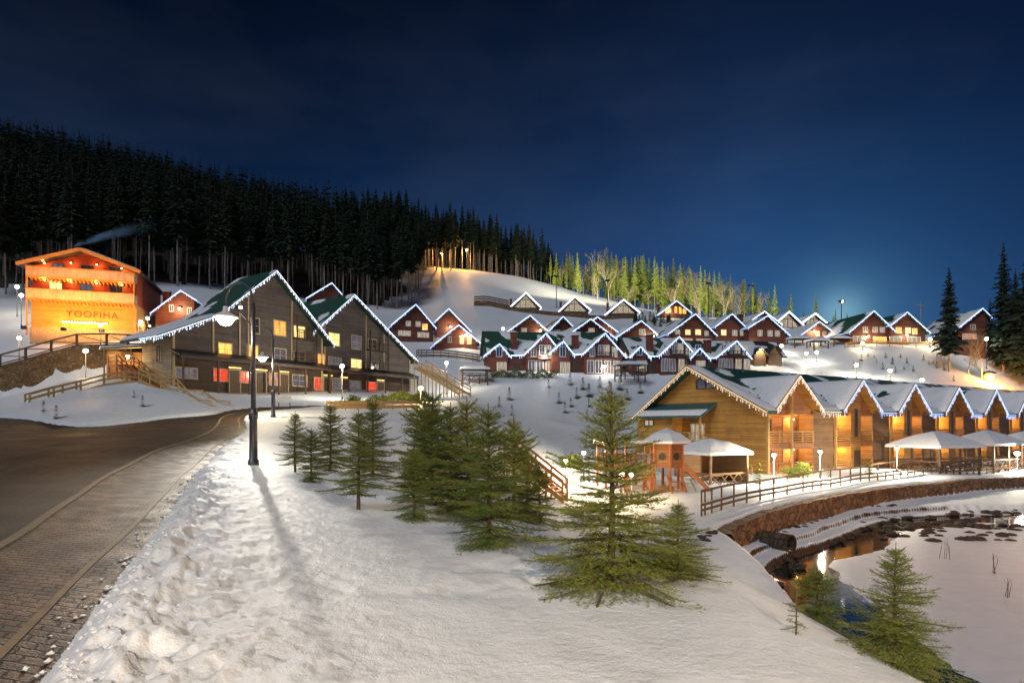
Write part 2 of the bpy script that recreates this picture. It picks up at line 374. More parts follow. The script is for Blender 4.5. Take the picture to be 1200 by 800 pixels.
WALL = chaikin([(9.3,25.0),(9.4,27.2)]+[(W(*p).x, p[2]) for p in ((835,620,29),(870,607,32),(900,596,35),(950,585,39.5),(1000,575,45),(1100,565,52),(1200,558,60))]+[(72,74),(100,90)])
def wp(px, py, z=-5.0): Y = F*(EYE-z)/(py-HY); return ((px-CX)/F*Y, Y)
POND = chaikin([wp(*p) for p in ((884,690),(893,672),(912,658),(935,650),(965,641),(1005,622),(1040,609),(1100,604),(1200,600),(1330,598))]+[(100,50),(100,8),(40,2),(14,3),(10.5,6),(9.2,10),(8.9,14),(9.2,19)])+[wp(884,690)]
LWALL = [(W(*p).x, p[2]) for p in ((-130,470,72),(-60,462,71),(0,450,70),(60,421,71.5),(90,407,72),(125,404,72.5),(150,404,73))]
def fbm(x, y, s, seed=0):               # cheap numpy value noise, 3 octaves
    o = 0
    for k in range(3):
        X = x/s*2**k+seed*17.3; Y = y/s*2**k+seed*9.1; xi = np.floor(X).astype(int); yi = np.floor(Y).astype(int)
        fx = smooth(X-xi); fy = smooth(Y-yi)
        def hsh(a, b):
            n = (a*374761393+b*668265263+seed*974711+k*7919) & 0x7fffffff; n = ((n ^ (n >> 13))*1274126177) & 0x7fffffff
            return ((n ^ (n >> 16)) & 0xffff)/65535.0
        o = o+(hsh(xi,yi)*(1-fx)*(1-fy)+hsh(xi+1,yi)*fx*(1-fy)+hsh(xi,yi+1)*(1-fx)*fy+hsh(xi+1,yi+1)*fx*fy)*.5**k
    return o/1.75
def height(x, y, snow=True):
    x = np.asarray(x, float); y = np.asarray(y, float); h = base_h(x, y)
    r = np.hypot(x, y)
    if snow:
        mp = inside(x, y, PAVE) | inside(x, y, ROAD)
        near = (y < 75) & (y > -14) & (x < 8) & (x > -95)
        d = np.full(x.shape, 50.0)
        if near.any():
            xn, yn = x[near], y[near]
            d[near] = np.minimum(seg_dist(xn, yn, PR)[0], np.minimum(seg_dist(xn, yn, FAR)[0], 99))
        t = np.where(mp, -d, d)
        wob = (fbm(x, y, .55, 3)-.5)*.5*np.clip(r/10, .5, 2)
        lump = np.exp(-np.clip(t-.35, 0, 9)/.75)*np.clip(t*2, 0, 1)*np.clip(1.25-r/45, 0, 1)
        ln = fbm(x, y, .42, 5); ln2 = fbm(x, y, .17, 6)
        add = smooth((t+wob*.6+.05)/.30)*(.13+lump*(.16*np.clip((ln-.36)*2.2, 0, 1)+.10*np.clip((ln2-.3)*2.2, 0, 1)+.075*np.clip((fbm(x, y, .085, 12)-.35)*2.5, 0, 1)))
        soft = (fbm(x, y, 2.6, 8)-.5)*.085+(fbm(x, y, .8, 9)-.5)*.018
        add = add+np.where(mp, 0, soft*np.clip(t, 0, 1)*np.clip(1.1-r/70, .25, 1))
        foot = fbm(x, y, .5, 21); trk = np.exp(-((x*.95+(y-6.1)*.3)/2.6)**2-((y-6.0-.18*x)/.55)**2)   # trodden line
        add = add-trk*.10*np.clip(foot-.45, 0, 1)*2.5
        deep = np.where(mp, np.where(t+wob*.6 < -.1, -.22, -.08), 0)
        h = h+add+deep
        far = np.clip((r-60)/60, 0, 1); h = h+far*((fbm(x, y, 9, 11)-.5)*1.0)*np.where((y < 150), .5, 1)
    # pond basin and the step at the retaining walls
    m = (x > 5) & (y < 100) & (y > 0)
    if m.any():
        xm, ym = x[m], y[m]; hm = h[m]
        d, s = seg_dist(xm, ym, WALL); out = s > 0
        hm = np.where(out, hm-1.05*smooth((d-.05)/.45)*np.clip((xm-8.6)/1.2, 0, 1), hm)
        shelf = (fbm(xm, ym, 2.2, 31)-.5)*.5
        dp, _ = seg_dist(xm, ym, POND); ins = inside(xm, ym, POND)
        bank = -4.84+.62*np.clip(dp/3.2, 0, 1)
        ter = (.30*smooth((dp-.8-shelf)/.30)+.28*smooth((dp-2.2-shelf*1.5)/.30)+.16*smooth((dp-3.6-shelf*2)/.3))*(dp < 40)
        zone = out & (~ins) & (xm > 8)
        hm = np.where(zone, np.maximum(np.minimum(hm, np.maximum(-4.84+ter+.08*np.clip(dp, 0, 4)+shelf*.12, hm-.4)), -4.84), hm)
        hm = np.where(ins, np.minimum(hm, -4.86-.6*smooth(dp/.7)), hm)
        h[m] = hm
    m = (x < -25) & (y > 55) & (y < 80)
    if m.any():
        d, s = seg_dist(x[m], y[m], LWALL); h[m] = np.where(s > 0, h[m]-1.9*smooth((d-.1)/.8)*np.exp(-np.clip(d-1, 0, 99)/5), h[m]+.8*np.exp(-d/4))
    return h
_hc = {}
def gz(x, y): return float(height(np.array([x]), np.array([y]))[0])
def bz(x, y): return float(base_h(np.array([x]), np.array([y]))[0])
EDGE = [(-150,95)]+[(W(*p).x, p[2]) for p in ((-60,350,105),(0,347,114),(35,345,118),(100,340,125),(200,338,136),(300,346,149),(400,360,158),(455,364,163),(482,362,170),(497,345,182),(505,322,205),(560,319,228),(600,323,236),(640,337,244))]
FPOLY = EDGE+[(30,290),(10,345),(-60,350),(-150,330),(-330,330),(-330,100)]
def build_terrain():
    rad = [.6]
    while rad[-1] < 900:
        q = rad[-1]; rad.append(q*(1.0095 if q < 24 else 1.0045 if q < 56 else 1.013 if q < 120 else 1.02 if q < 320 else 1.06))
    rad = np.array(rad)
    ang = np.concatenate([np.arange(-180, -48, 4.0), np.arange(-48, 48.01, .17), np.arange(52, 180, 4.0)])
    A, D = np.meshgrid(np.radians(ang), rad); X = D*np.sin(A); Y = D*np.cos(A); Z = height(X, Y)
    V = np.stack([X, Y, Z], -1).reshape(-1, 3); nr, na = X.shape
    i, j = np.meshgrid(np.arange(nr-1), np.arange(na), indexing='ij'); jn = (j+1) % na
    T = np.stack([i*na+j, i*na+jn, (i+1)*na+jn, (i+1)*na+j], -1).reshape(-1, 4)[:, ::-1]
    cen = len(V); V = np.vstack([V, [[0, 0, gz(0, .01)]]])
    c = V[T].mean(1); cx, cy = c[:, 0], c[:, 1]; wood = inside(cx, cy, FPOLY) & (cy > 90); mi = np.zeros(len(T)); k = np.where(wood)[0]
    mi[k] = seg_dist(cx[k], cy[k], EDGE)[0] > 3.5+9*fbm(cx[k], cy[k], 7, 51)
    me = np_mesh('snow_ground', V, T, [M['ground_snow'], M['shaded_forest_floor']], True, mi)
    return link('snow_ground', me)
tag(build_terrain(), kind='structure')

# ------------------------------------------------------------------ road, pavement, kerb (strips that follow the ground)
def strip(name, A, B, n, mats, dz, across=1, kind='structure'):
    def par(pl, n):
        pl = [Vector((*p, 0)) for p in pl]; L = [0]
        for a, b in zip(pl[:-1], pl[1:]): L.append(L[-1]+(b-a).length)
        o = []; k = 0
        for i in range(n+1):
            t = L[-1]*i/n
            while k < len(pl)-2 and L[k+1] < t: k += 1
            o.append(pl[k].lerp(pl[k+1], min(1, (t-L[k])/max(1e-9, L[k+1]-L[k]))))
        return o, L[-1]
    a, La = par(A, n); b, Lb = par(B, n)
    P = np.array([[tuple(p.lerp(q, j/across))[:2] for j in range(across+1)] for p, q in zip(a, b)])
    Z = base_h(P[..., 0], P[..., 1])+dz
    V = np.concatenate([P, Z[..., None]], -1).reshape(-1, 3); c = across+1
    i, j = np.meshgrid(np.arange(n), np.arange(across), indexing='ij')
    T = np.stack([i*c+j, i*c+j+1, (i+1)*c+j+1, (i+1)*c+j], -1).reshape(-1, 4)
    me = np_mesh(name, V, T, mats, True); uv = me.uv_layers.new(name='UVMap')
    wd = np.array([[(q-p).length*jj/across for jj in range(c)] for p, q in zip(a, b)]); ln = np.repeat((np.arange(n+1)*La/n)[:, None], c, 1)
    U = np.stack([wd, ln], -1).reshape(-1, 2); uv.data.foreach_set('uv', U[T.ravel()].astype(np.float32).ravel())
    o = link(name, me); return tag(o, kind=kind)
def offset(pl, d):
    o = []
    for i, p in enumerate(pl):
        a = pl[max(0, i-1)]; b = pl[min(len(pl)-1, i+1)]; dx, dy = b[0]-a[0], b[1]-a[1]; L = math.hypot(dx, dy)+1e-9
        o.append((p[0]+dy/L*d, p[1]-dx/L*d))
    return o
def mat_pavers():
    N = NT('paving_blocks'); uv = N.n('ShaderNodeTexCoord').outputs['UV']
    wob = N.n('ShaderNodeTexNoise', Vector=uv, Scale=6.0, Detail=2).outputs['Color']
    v = N.n('ShaderNodeVectorMath', _operation='ADD', i0=uv, i1=N.n('ShaderNodeVectorMath', _operation='SCALE', i0=wob, Scale=.035).outputs[0]).outputs[0]
    rot = N.n('ShaderNodeMapping', Vector=v); rot.inputs['Rotation'].default_value = (0, 0, R(3)); v = rot.outputs[0]
    br = N.n('ShaderNodeTexBrick', Vector=v, Color1=(.1,.1,.1,1), Color2=(.9,.9,.9,1), Mortar=(0,0,0,1), Scale=1, Mortar_Size=.017, Mortar_Smooth=.5, Brick_Width=.235, Row_Height=.135)
    n = noise(N, uv, 1.3, 5); n2 = noise(N, uv, 30, 4)
    f = N.math('ADD', N.math('MULTIPLY', br.outputs[0], .35), N.math('ADD', N.math('MULTIPLY', n, .4), N.math('MULTIPLY', n2, .3)))
    c = N.ramp(f, [(.25, (.04,.026,.017)), (.55, (.10,.063,.038)), (.85, (.19,.12,.07))])
    N.l(N.mix(br.outputs[1], c, (.010,.008,.007)), N.b.inputs['Base Color'])
    N.l(N.ramp(n, [(.35, (.38,)*3), (.7, (.75,)*3)]), N.b.inputs['Roughness'])
    N.bump(N.math('SUBTRACT', N.math('MULTIPLY', n2, .35), N.math('MULTIPLY', br.outputs[1], 1.3)), .9, .03)
    return N.mat
def mat_road():
    N = NT('wet_road'); v = N.obj()
    uv = N.n('ShaderNodeTexCoord').outputs['UV']
    st = N.n('ShaderNodeVectorMath', _operation='MULTIPLY', i0=uv, i1=(2.2, .16, 1)).outputs[0]
    n = noise(N, st, 1.0, 6, .6); g = noise(N, v, 22, 4, .7); b = noise(N, v, .35, 4)
    br = N.n('ShaderNodeTexBrick', Vector=uv, Color1=(.2,.2,.2,1), Color2=(.8,.8,.8,1), Mortar=(0,0,0,1), Scale=1, Mortar_Size=.015, Brick_Width=.3, Row_Height=.2)
    f = N.math('ADD', N.math('MULTIPLY', n, .36), N.math('ADD', N.math('MULTIPLY', g, .36), N.math('MULTIPLY', b, .28)))
    c = N.ramp(f, [(.34, (.010,.007,.005)), (.52, (.050,.033,.018)), (.68, (.15,.10,.052))])
    N.l(N.mix(N.math('MULTIPLY', br.outputs[1], .9), c, (.010,.012,.010)), N.b.inputs['Base Color'])
    N.l(N.ramp(b, [(.3, (.5,)*3), (.7, (.75,)*3)]), N.b.inputs['Roughness'])
    N.bump(N.math('SUBTRACT', N.math('ADD', g, N.math('MULTIPLY', n, .15)), br.outputs[1]), .8, .02)
    return N.mat
M['pavers'] = mat_pavers(); M['road'] = mat_road(); M['kerb'] = mat_plain('kerb_stone', (.21,.145,.085), .6, .3, 5, bump=.4)
M['gutter'] = mat_plain('wet_gutter', (.085,.058,.032), .45, .35, 8, bump=.5)
strip('pavement', offset(PL, .12), offset(PR, .35), 260, M['pavers'], 0, 6)
FARX = [(-90,-12)]+FAR if False else FAR
strip('road', PL, [(-40,-12)]+[(-60,20)]+offset(FARX[2:], -.8), 200, M['road'], -.10, 30)
def kerb(name, pl, w, h, mat, dz, lo=0):
    a = pl; b = offset(pl, w); mb = MB()
    za = base_h(np.array([p[0] for p in a]), np.array([p[1] for p in a]))
    for i in range(len(a)-1):
        z0, z1 = za[i]+dz, za[i+1]+dz
        mb.hexa([(*a[i],z0-.2),(*a[i+1],z1-.2),(*b[i+1],z1-.2),(*b[i],z0-.2),(*a[i],z0+h),(*a[i+1],z1+h),(*b[i+1],z1+h),(*b[i],z0+h)])
    return tag(mb.build(name, mat), kind='structure')
kerb('kerb', resample(PL, .5), .14, .03, M['kerb'], 0)
kerb('pavement_edging', resample(offset(PR, -.42), .5), .07, .012, M['kerb'], 0)
# gutter channel between edging and snow is part of the pavement; icy crumbs of the ploughed snow lie along it
def crumbs():
    V = []; T = []; rg = random.Random(4)
    pts = resample(PR, .05)
    pts = [p for p in pts if -1 < p[1] < 20]
    for _ in range(1100):
        p = rg.choice(pts); k = min(1, 7/max(2, p[1])); 
        if rg.random() > k: continue
        off = rg.gauss(.16, .16) if rg.random() < .75 else abs(rg.gauss(.2, .7)); q = (p[0]+off*.9, p[1]+off*.42)
        r = rg.uniform(.006, .026)*(1.0+.05*p[1]); z = gz(*q) if off > .25 else max(gz(*q), bz(*q)+.005)
        n = len(V); rot = Matrix.Rotation(rg.uniform(0, 6.3), 3, 'Z')@Matrix.Rotation(rg.uniform(-.6, .6), 3, 'X')
        for c in ((1,0,0),(-1,0,0),(0,1,0),(0,-1,0),(0,0,1),(0,0,-1)):
            w = rot@Vector(c); V.append((q[0]+w.x*r*rg.uniform(.7,1.5), q[1]+w.y*r*rg.uniform(.7,1.5), z+r*.3+w.z*r*rg.uniform(.5,.9)))
        for f in ((0,2,4),(2,1,4),(1,3,4),(3,0,4),(2,0,5),(1,2,5),(3,1,5),(0,3,5)): T.append([n+i for i in f])
    me = np_mesh('snow_crumbs', np.array(V), np.array(T), M['snow'], False)
    tag(link('snow_crumbs', me), kind='stuff', label='icy crumbs of ploughed snow along the pavement edge')
crumbs()
# pond: dark water, and snow-covered ice over most of it
def mat_water():
    N = NT('pond_water'); v = N.obj(); N.b.inputs['Base Color'].default_value = (.012,.012,.014,1); N.b.inputs['Roughness'].default_value = .06
    N.b.inputs['Specular IOR Level'].default_value = .8; N.bump(noise(N, v, 2.0, 3), .10, .03); return N.mat
M['water'] = mat_water(); M['ice'] = mat_snow('pond_ice_snow', (.70,.68,.74), .6, .5, .25)
mb = MB(); mb.poly([(8,2,-5.0),(110,2,-5.0),(110,60,-5.0),(8,60,-5.0)]); tag(mb.build('pond_water', M['water']), kind='structure')
def ice():
    XS, YS = np.meshgrid(np.arange(8, 100, .22), np.arange(3, 52, .22)); p = POND
    d, _ = seg_dist(XS, YS, p); ins = inside(XS, YS, p)
    px = CX+F*XS/YS; s = np.where(ins, d, -d)
    open_ = [(8,28),(9,14),(11.5,14),(12.3,19.5),(13.6,25),(15.0,29.5),(19.5,32.5),(24,38.2),(27,41),(25,45),(15,40)]
    do, _ = seg_dist(XS, YS, open_+open_[:1]); io = inside(XS, YS, open_)
    t = np.minimum(s+.2, np.where(io, -do, do))
    for (ax, ay, bx, by, w) in ((24,39.5,33,43.5,1.1),(30,39.6,40,41.5,.6),(33,44,46,44.5,.8),(27,42,36,41.8,.55),(40,43,60,44,.7),(36,38,42,38.6,.35)):
        dd, _ = seg_dist(XS, YS, [(ax,ay),(bx,by)]); t = np.minimum(t, dd-w*(1+1.5*(fbm(XS, YS, 1.5, 77)-.4)))
    t = t+(fbm(XS, YS, 1.1, 41)-.5)*.7
    Z = -5.03+.075*smooth(t/.35)+.03*np.clip(t, 0, 1)*fbm(XS, YS, 1.6, 43)
    nr, na = XS.shape; keep = (t > -.25)
    i, j = np.meshgrid(np.arange(nr-1), np.arange(na-1), indexing='ij')
    T = np.stack([i*na+j, i*na+j+1, (i+1)*na+j+1, (i+1)*na+j], -1).reshape(-1, 4); kf = keep.ravel()[T].any(1)
    me = np_mesh('pond_ice', np.stack([XS, YS, Z], -1).reshape(-1, 3), T[kf], M['ice'], True)
    tag(link('pond_ice', me), kind='structure')
ice()
def wall_along(name, pl, top, bot, th, mat, cap=None, rough=.05, hstep=.18, step=.35, seed=1):
    pts = resample(pl, step); off = offset(pts, th); mb = MB(); rg = random.Random(seed); nv = max(2, int((top-bot)/hstep)) if not callable(top) else 8
    grid = []
    for p, q in zip(pts, off):
        zt = top(*p) if callable(top) else top; zb = bot(*p) if callable(bot) else bot; dx, dy = q[0]-p[0], q[1]-p[1]
        row = []
        for k in range(nv+1):
            e = 1+rg.uniform(-rough, rough)/th*2
            row.append((p[0]+dx*e, p[1]+dy*e, zb+(zt-zb)*k/nv+(rg.uniform(-rough, rough) if k == nv else 0)))
        row.append((p[0], p[1], row[-1][2])); row.append((p[0], p[1], zb)); grid.append(row)
    n = len(grid[0])
    for r in grid: mb.v += r
    for i in range(len(grid)-1):
        for k in range(n-1): mb.f.append((i*n+k, i*n+k+1, (i+1)*n+k+1, (i+1)*n+k)); mb.m.append(0)
    return mb.build(name, mat)
w = wall_along('retaining_wall', [p for p in WALL if p[1] > 27.5], lambda x, y: bz(x, y)+.03, lambda x, y: bz(x, y)-2.2, .62, M['rock_wall'], rough=.045, step=.45)
tag(w, 'low curved brown stone retaining wall above the frozen pond', 'wall')
# ------------------------------------------------------------------ building kit (local frame: x along the front, y to the back, z up)
def swap(p, ax): return (p[0], p[1], p[2]) if ax == 'y' else (p[1], p[0], p[2])
def roof_slab(mb, prof, y0, y1, t=.22, ax='y', mi=0):
    n = len(mb.v); k = len(prof)
    for y in (y0, y1):
        for dz in (0, -t):
            for x, z in prof: mb.v.append(swap((x, y, z+dz), ax))
    o = lambda s, d, i: n+s*2*k+d*k+i
    fs = []
    for i in range(k-1):
        fs += [(o(0,0,i), o(0,0,i+1), o(1,0,i+1), o(1,0,i)), (o(0,1,i+1), o(0,1,i), o(1,1,i), o(1,1,i+1)),
               (o(0,0,i+1), o(0,0,i), o(0,1,i), o(0,1,i+1)), (o(1,0,i), o(1,0,i+1), o(1,1,i+1), o(1,1,i))]
    for i in (0, k-1): fs.append((o(0,0,i), o(1,0,i), o(1,1,i), o(0,1,i)))
    mb.f += fs; mb.m += [mi]*len(fs)
def snow_sheet(mb, a, b, c, d, cover=.5, thick=.16, seed=0, step=.45, low=.3, edge=.2, clip=None):
    # slope with a,b along the ridge and d,c along the eave; the sheet dips under the roof where the snow has slid off
    a, b, c, d = map(Vector, (a, b, c, d)); nu = max(3, int((b-a).length/step)); nv = max(3, int((d-a).length/step)); base = len(mb.v); ok = []
    nrm = (b-a).cross(d-a).normalized(); nrm = -nrm if nrm.z < 0 else nrm
    for j in range(nv+1):
        for i in range(nu+1):
            u, v = i/nu, j/nv; p = a.lerp(b, u).lerp(d.lerp(c, u), v)
            q = mnoise.fractal(p*.34+Vector((seed*3.7, seed*1.3, 0)), .8, 2.1, 4)*.75
            e = q+cover*2-1+low*(v-.4)+edge*(math.exp(-u*nu*step/1.0)+math.exp(-(1-u)*nu*step/1.0))
            h = -.06+min(1, max(0, e*2.2+.5))*(thick+.06)*(1+.15*q)
            if i in (0, nu) or j in (0, nv): h = min(h, .02)
            ok.append(clip is None or clip(p)); mb.v.append(tuple(p+nrm*h))
    w = nu+1
    for j in range(nv):
        for i in range(nu):
            f = (base+j*w+i, base+j*w+i+1, base+(j+1)*w+i+1, base+(j+1)*w+i)
            if clip and not all(ok[q-base] for q in f): continue
            mb.f.append(f); mb.m.append(0)
def gable_wall(mb, prof, y0, y1, z0, ax='y', mi=0):      # solid house body under a roof profile
    ring = [swap((prof[0][0], y0, z0), ax)]+[swap((x, y0, z), ax) for x, z in prof]+[swap((prof[-1][0], y0, z0), ax)]
    mb.prism(ring, swap((0, y1-y0, 0), ax), mi)
def inset(prof, o, drop):                                # profile of the wall under an overhanging roof
    def zat(x):
        for (ax, az), (bx, bz_) in zip(prof[:-1], prof[1:]):
            if ax <= x <= bx: return az+(bz_-az)*(x-ax)/(bx-ax+1e-9)
        return prof[-1][1]
    x0, x1 = prof[0][0]+o, prof[-1][0]-o
    return [(x0, zat(x0)-drop)]+[(x, z-drop) for x, z in prof[1:-1]]+[(x1, zat(x1)-drop)]
def lights_on(mb, path, r=.05, hang=.35, step=.2, seed=0, drop=.12, out=(0,-.04,0)):
    rg = random.Random(seed); pts = [Vector(p)+Vector(out) for p in path]
    if r: mb.tube([p-Vector((0,0,drop*.5)) for p in pts], r if r > .06 else r*.5, 5)
    if hang:
        for a, b in zip(pts[:-1], pts[1:]):
            n = max(1, int((b-a).length/step))
            for i in range(n):
                p = a.lerp(b, (i+rg.random()*.6)/n); L = hang*rg.uniform(.25, 1)
                
                if r > .06: mb.beam(p-Vector((0,0,drop)), p-Vector((0,0,drop+L)), .045, .045); continue
                for q in range(max(1, int(L/.11))):
                    c = p-Vector((rg.uniform(-.02, .02), 0, drop+q*.11+rg.uniform(0, .04))); mb.beam(c, c-Vector((0,0,.05)), .045, .045)
def window(parent, x, z, w, h, y, pane, frame='white', ax='x', fw=.09, bars=1, cross=0, depth=.06, sgn=-1, name='window'):
    # on a wall whose outside is at local y (ax='x') or local x (ax='y'); sgn = outward direction
    f = MB(); g = MB()
    def bx(mb, a0, a1, z0, z1, d0, d1):
        lo, hi = sorted((y+sgn*d0, y+sgn*d1))
        if ax == 'x': mb.box(a0, a1, lo, hi, z0, z1)
        else: mb.box(lo, hi, a0, a1, z0, z1)
    x0, x1, z0, z1 = x-w/2, x+w/2, z-h/2, z+h/2
    bx(f, x0-fw, x1+fw, z1, z1+fw, -.02, depth); bx(f, x0-fw, x1+fw, z0-fw, z0, -.02, depth+.05)
    bx(f, x0-fw, x0, z0, z1, -.02, depth); bx(f, x1, x1+fw, z0, z1, -.02, depth)
    for k in range(bars): bx(f, x0+w*(k+1)/(bars+1)-.03, x0+w*(k+1)/(bars+1)+.03, z0, z1, .015, depth-.01)
    for k in range(cross): bx(f, x0, x1, z0+h*(k+1)/(cross+1)-.025, z0+h*(k+1)/(cross+1)+.025, .015, depth-.014)
    o = f.build(name, M[frame], parent); bx(g, x0, x1, z0, z1, -.02, .01); g.build('pane', M[pane], o); return o
def door(parent, x, z0, w, h, y, mat='trim_dark', ax='x', sgn=-1, frame='trim_dark'):
    d = MB(); k = MB(); f = MB()
    def bx(mb, a0, a1, q0, q1, d0, d1):
        lo, hi = sorted((y+sgn*d0, y+sgn*d1))
        if ax == 'x': mb.box(a0, a1, lo, hi, q0, q1)
        else: mb.box(lo, hi, a0, a1, q0, q1)
    bx(d, x-w/2, x+w/2, z0, z0+h, -.02, .04)
    bx(f, x-w/2-.1, x-w/2, z0, z0+h+.1, -.02, .07); bx(f, x+w/2, x+w/2+.1, z0, z0+h+.1, -.02, .07); bx(f, x-w/2, x+w/2, z0+h, z0+h+.1, -.02, .07)
    bx(k, x+w*.34, x+w*.42, z0+h*.46, z0+h*.52, .04, .1)
    o = d.build('door', M[mat], parent); f.build('door_frame', M[frame], o); k.build('handle', M['metal'], o); return o
def chimney(parent, x, y, z0, z1, w=.9, mat='brick', snow=True):
    mb = MB(); mb.box(x-w/2, x+w/2, y-w*.4, y+w*.4, z0, z1); mb.box(x-w/2-.08, x+w/2+.08, y-w*.4-.08, y+w*.4+.08, z1, z1+.15)
    o = mb.build('chimney', M[mat], parent)
    if snow:
        s = MB(); s.lathe([(w*.72, 0), (w*.70, .1), (w*.5, .2), (.01, .26)], (x, y, z1+.15), 10); s.build('snow_cap', M['roof_snow'], o, True)
    return o
def railing(mb, a, b, h=1.0, rails=4, post=1.6, rw=.07, pw=.1, top=.12):
    a = Vector(a); b = Vector(b); L = (b-a).length; n = max(1, round(L/post))
    for i in range(n+1):
        p = a.lerp(b, i/n); mb.beam(p, p+Vector((0,0,h)), pw, pw)
    for k in range(rails):
        z = h*(k+1)/rails-.06; w = top if k == rails-1 else rw
        mb.beam(a+Vector((0,0,z)), b+Vector((0,0,z)), rw*.7, w)
def lantern(parent, x, y, z, power, col=(1,.78,.45), glow='glow_warm', r=.13, off=(0,-.35,-.1), name='porch_lamp'):
    mb = MB(); mb.ball((x, y, z), r, 0, 10); o = mb.build(name, M[glow], parent, True)
    b = MB(); b.beam((x, y, z+r*.9), (x, y+.3, z+r*1.4), .05); b.lathe([(r*1.3, r*.6), (r*1.1, r*.9), (.02, r*1.5)], (x, y, z), 10); b.build('bracket', M['black'], o)
    if power: lamp((x+off[0], y+off[1], z+off[2]), power, col, .1, 'porch_light', o)
    return o

# ------------------------------------------------------------------ village houses
def place(px, py, Y): w = W(px, py, Y); return w
def red_house(label, pl, pr, pk, Y, rot, basey, depth=11, group='red cottages of the village', wins=(), fairy='fairy', wall='red_wood', snow=.5, chim=None, fr=.085, roof='green_roof', lampxy=None, name='cottage', cat='house', front_glass=False, side_lights=True):
    """gable house: pl, pr = eave ends, pk = ridge end in photo pixels, on the plane of depth Y"""
    th = R(rot); tp = (pk[0]-CX)/F; s = math.cos(th)-tp*math.sin(th)
    k = Y/F; ox, oy = W(pk[0], basey, Y).x, Y; zb = EYE+(HY-basey)*k
    X = lambda p: (p-pk[0])*k/s
    hr = (basey-pk[1])*k; prof = [(X(pl[0]), (basey-pl[1])*k), (0, hr), (X(pr[0]), (basey-pr[1])*k)]
    t = thing(name, label, cat, (ox, oy, zb), th, group)
    ov = .65; wp_ = inset(prof, .55, .12)
    b = MB(); gable_wall(b, wp_, 0, depth, -3.5); b.build('wall', M[wall], t)
    r = MB(); roof_slab(r, prof, -ov, depth+ov, .2); ro = r.build('roof', M[roof], t)
    if snow:
        q = MB(); sd_ = hash(label) % 97
        for (e, i) in ((prof[0], 0), (prof[2], 1)):
            snow_sheet(q, (0,-ov,hr), (0,depth+ov,hr), (e[0],depth+ov,e[1]), (e[0],-ov,e[1]), snow, .2, sd_+i, .6)
        q.build('roof_snow', M['roof_snow'], ro, True)
    tr = MB()                                           # barge boards
    for e in (prof[0], prof[2]): tr.beam((e[0], -ov-.03, e[1]-.18), (0, -ov-.03, hr-.18), .05, .3)
    tr.build('barge_board', M['trim_dark'], ro)
    if fairy:
        l = MB(); lights_on(l, [(prof[0][0], -ov, prof[0][1]), (0, -ov, hr), (prof[2][0], -ov, prof[2][1])], fr, .4, .45, 1, .1)
        if side_lights:
            for e in (prof[0], prof[2]): lights_on(l, [(e[0], -ov, e[1]), (e[0], depth+ov, e[1])], fr*.7, .3, .8, 2, .1, (0,0,0))
        l.build('fairy_lights', M[fairy], t)
    for w in wins:                                      # (px, py, wpx, hpx, pane)
        window(t, X(w[0]), (basey-w[1])*k, w[2]*k/s, w[3]*k, 0, w[4], 'white' if len(w) < 6 else w[5], bars=max(1, round(w[2]*k/s/1.1)) if w[2] > 9 else 1)
    if chim: c = chim; chimney(t, X(c[0]), c[3], 1, (basey-c[1])*k, c[2]*k)
    if front_glass:
        g = MB(); m = [(x*.78, z*.96-.25) for x, z in wp_]; g.prism([(m[0][0], -.03, 1.0), (m[0][0], -.03, m[0][1])]+[(m[1][0], -.03, m[1][1])]+[(m[2][0], -.03, m[2][1]), (m[2][0], -.03, 1.0)], (0, .05, 0))
        wo = MB()
        for x in (m[0][0]*.5, 0, m[2][0]*.5): wo.box(x-.06, x+.06, -.08, -.03, 1, m[1][1]*(.72 if x else .97))
        wo.box(m[0][0], m[2][0], -.08, -.03, 2.9, 3.05); f = wo.build('window', M['trim_dark'], t); g.build('pane', M['pale_win'], f)
    if lampxy:
        c = lampxy; lantern(t, X(c[0]), -.35, (basey-c[1])*k, c[2], r=.2, glow='glow_white' if len(c) > 3 else 'glow_warm', off=(0,-.7,-.15))
    return t
W4 = lambda y, xs, pane='pale_win', w=5, h=5.5: [(x, y, w, h, pane) for x in xs]
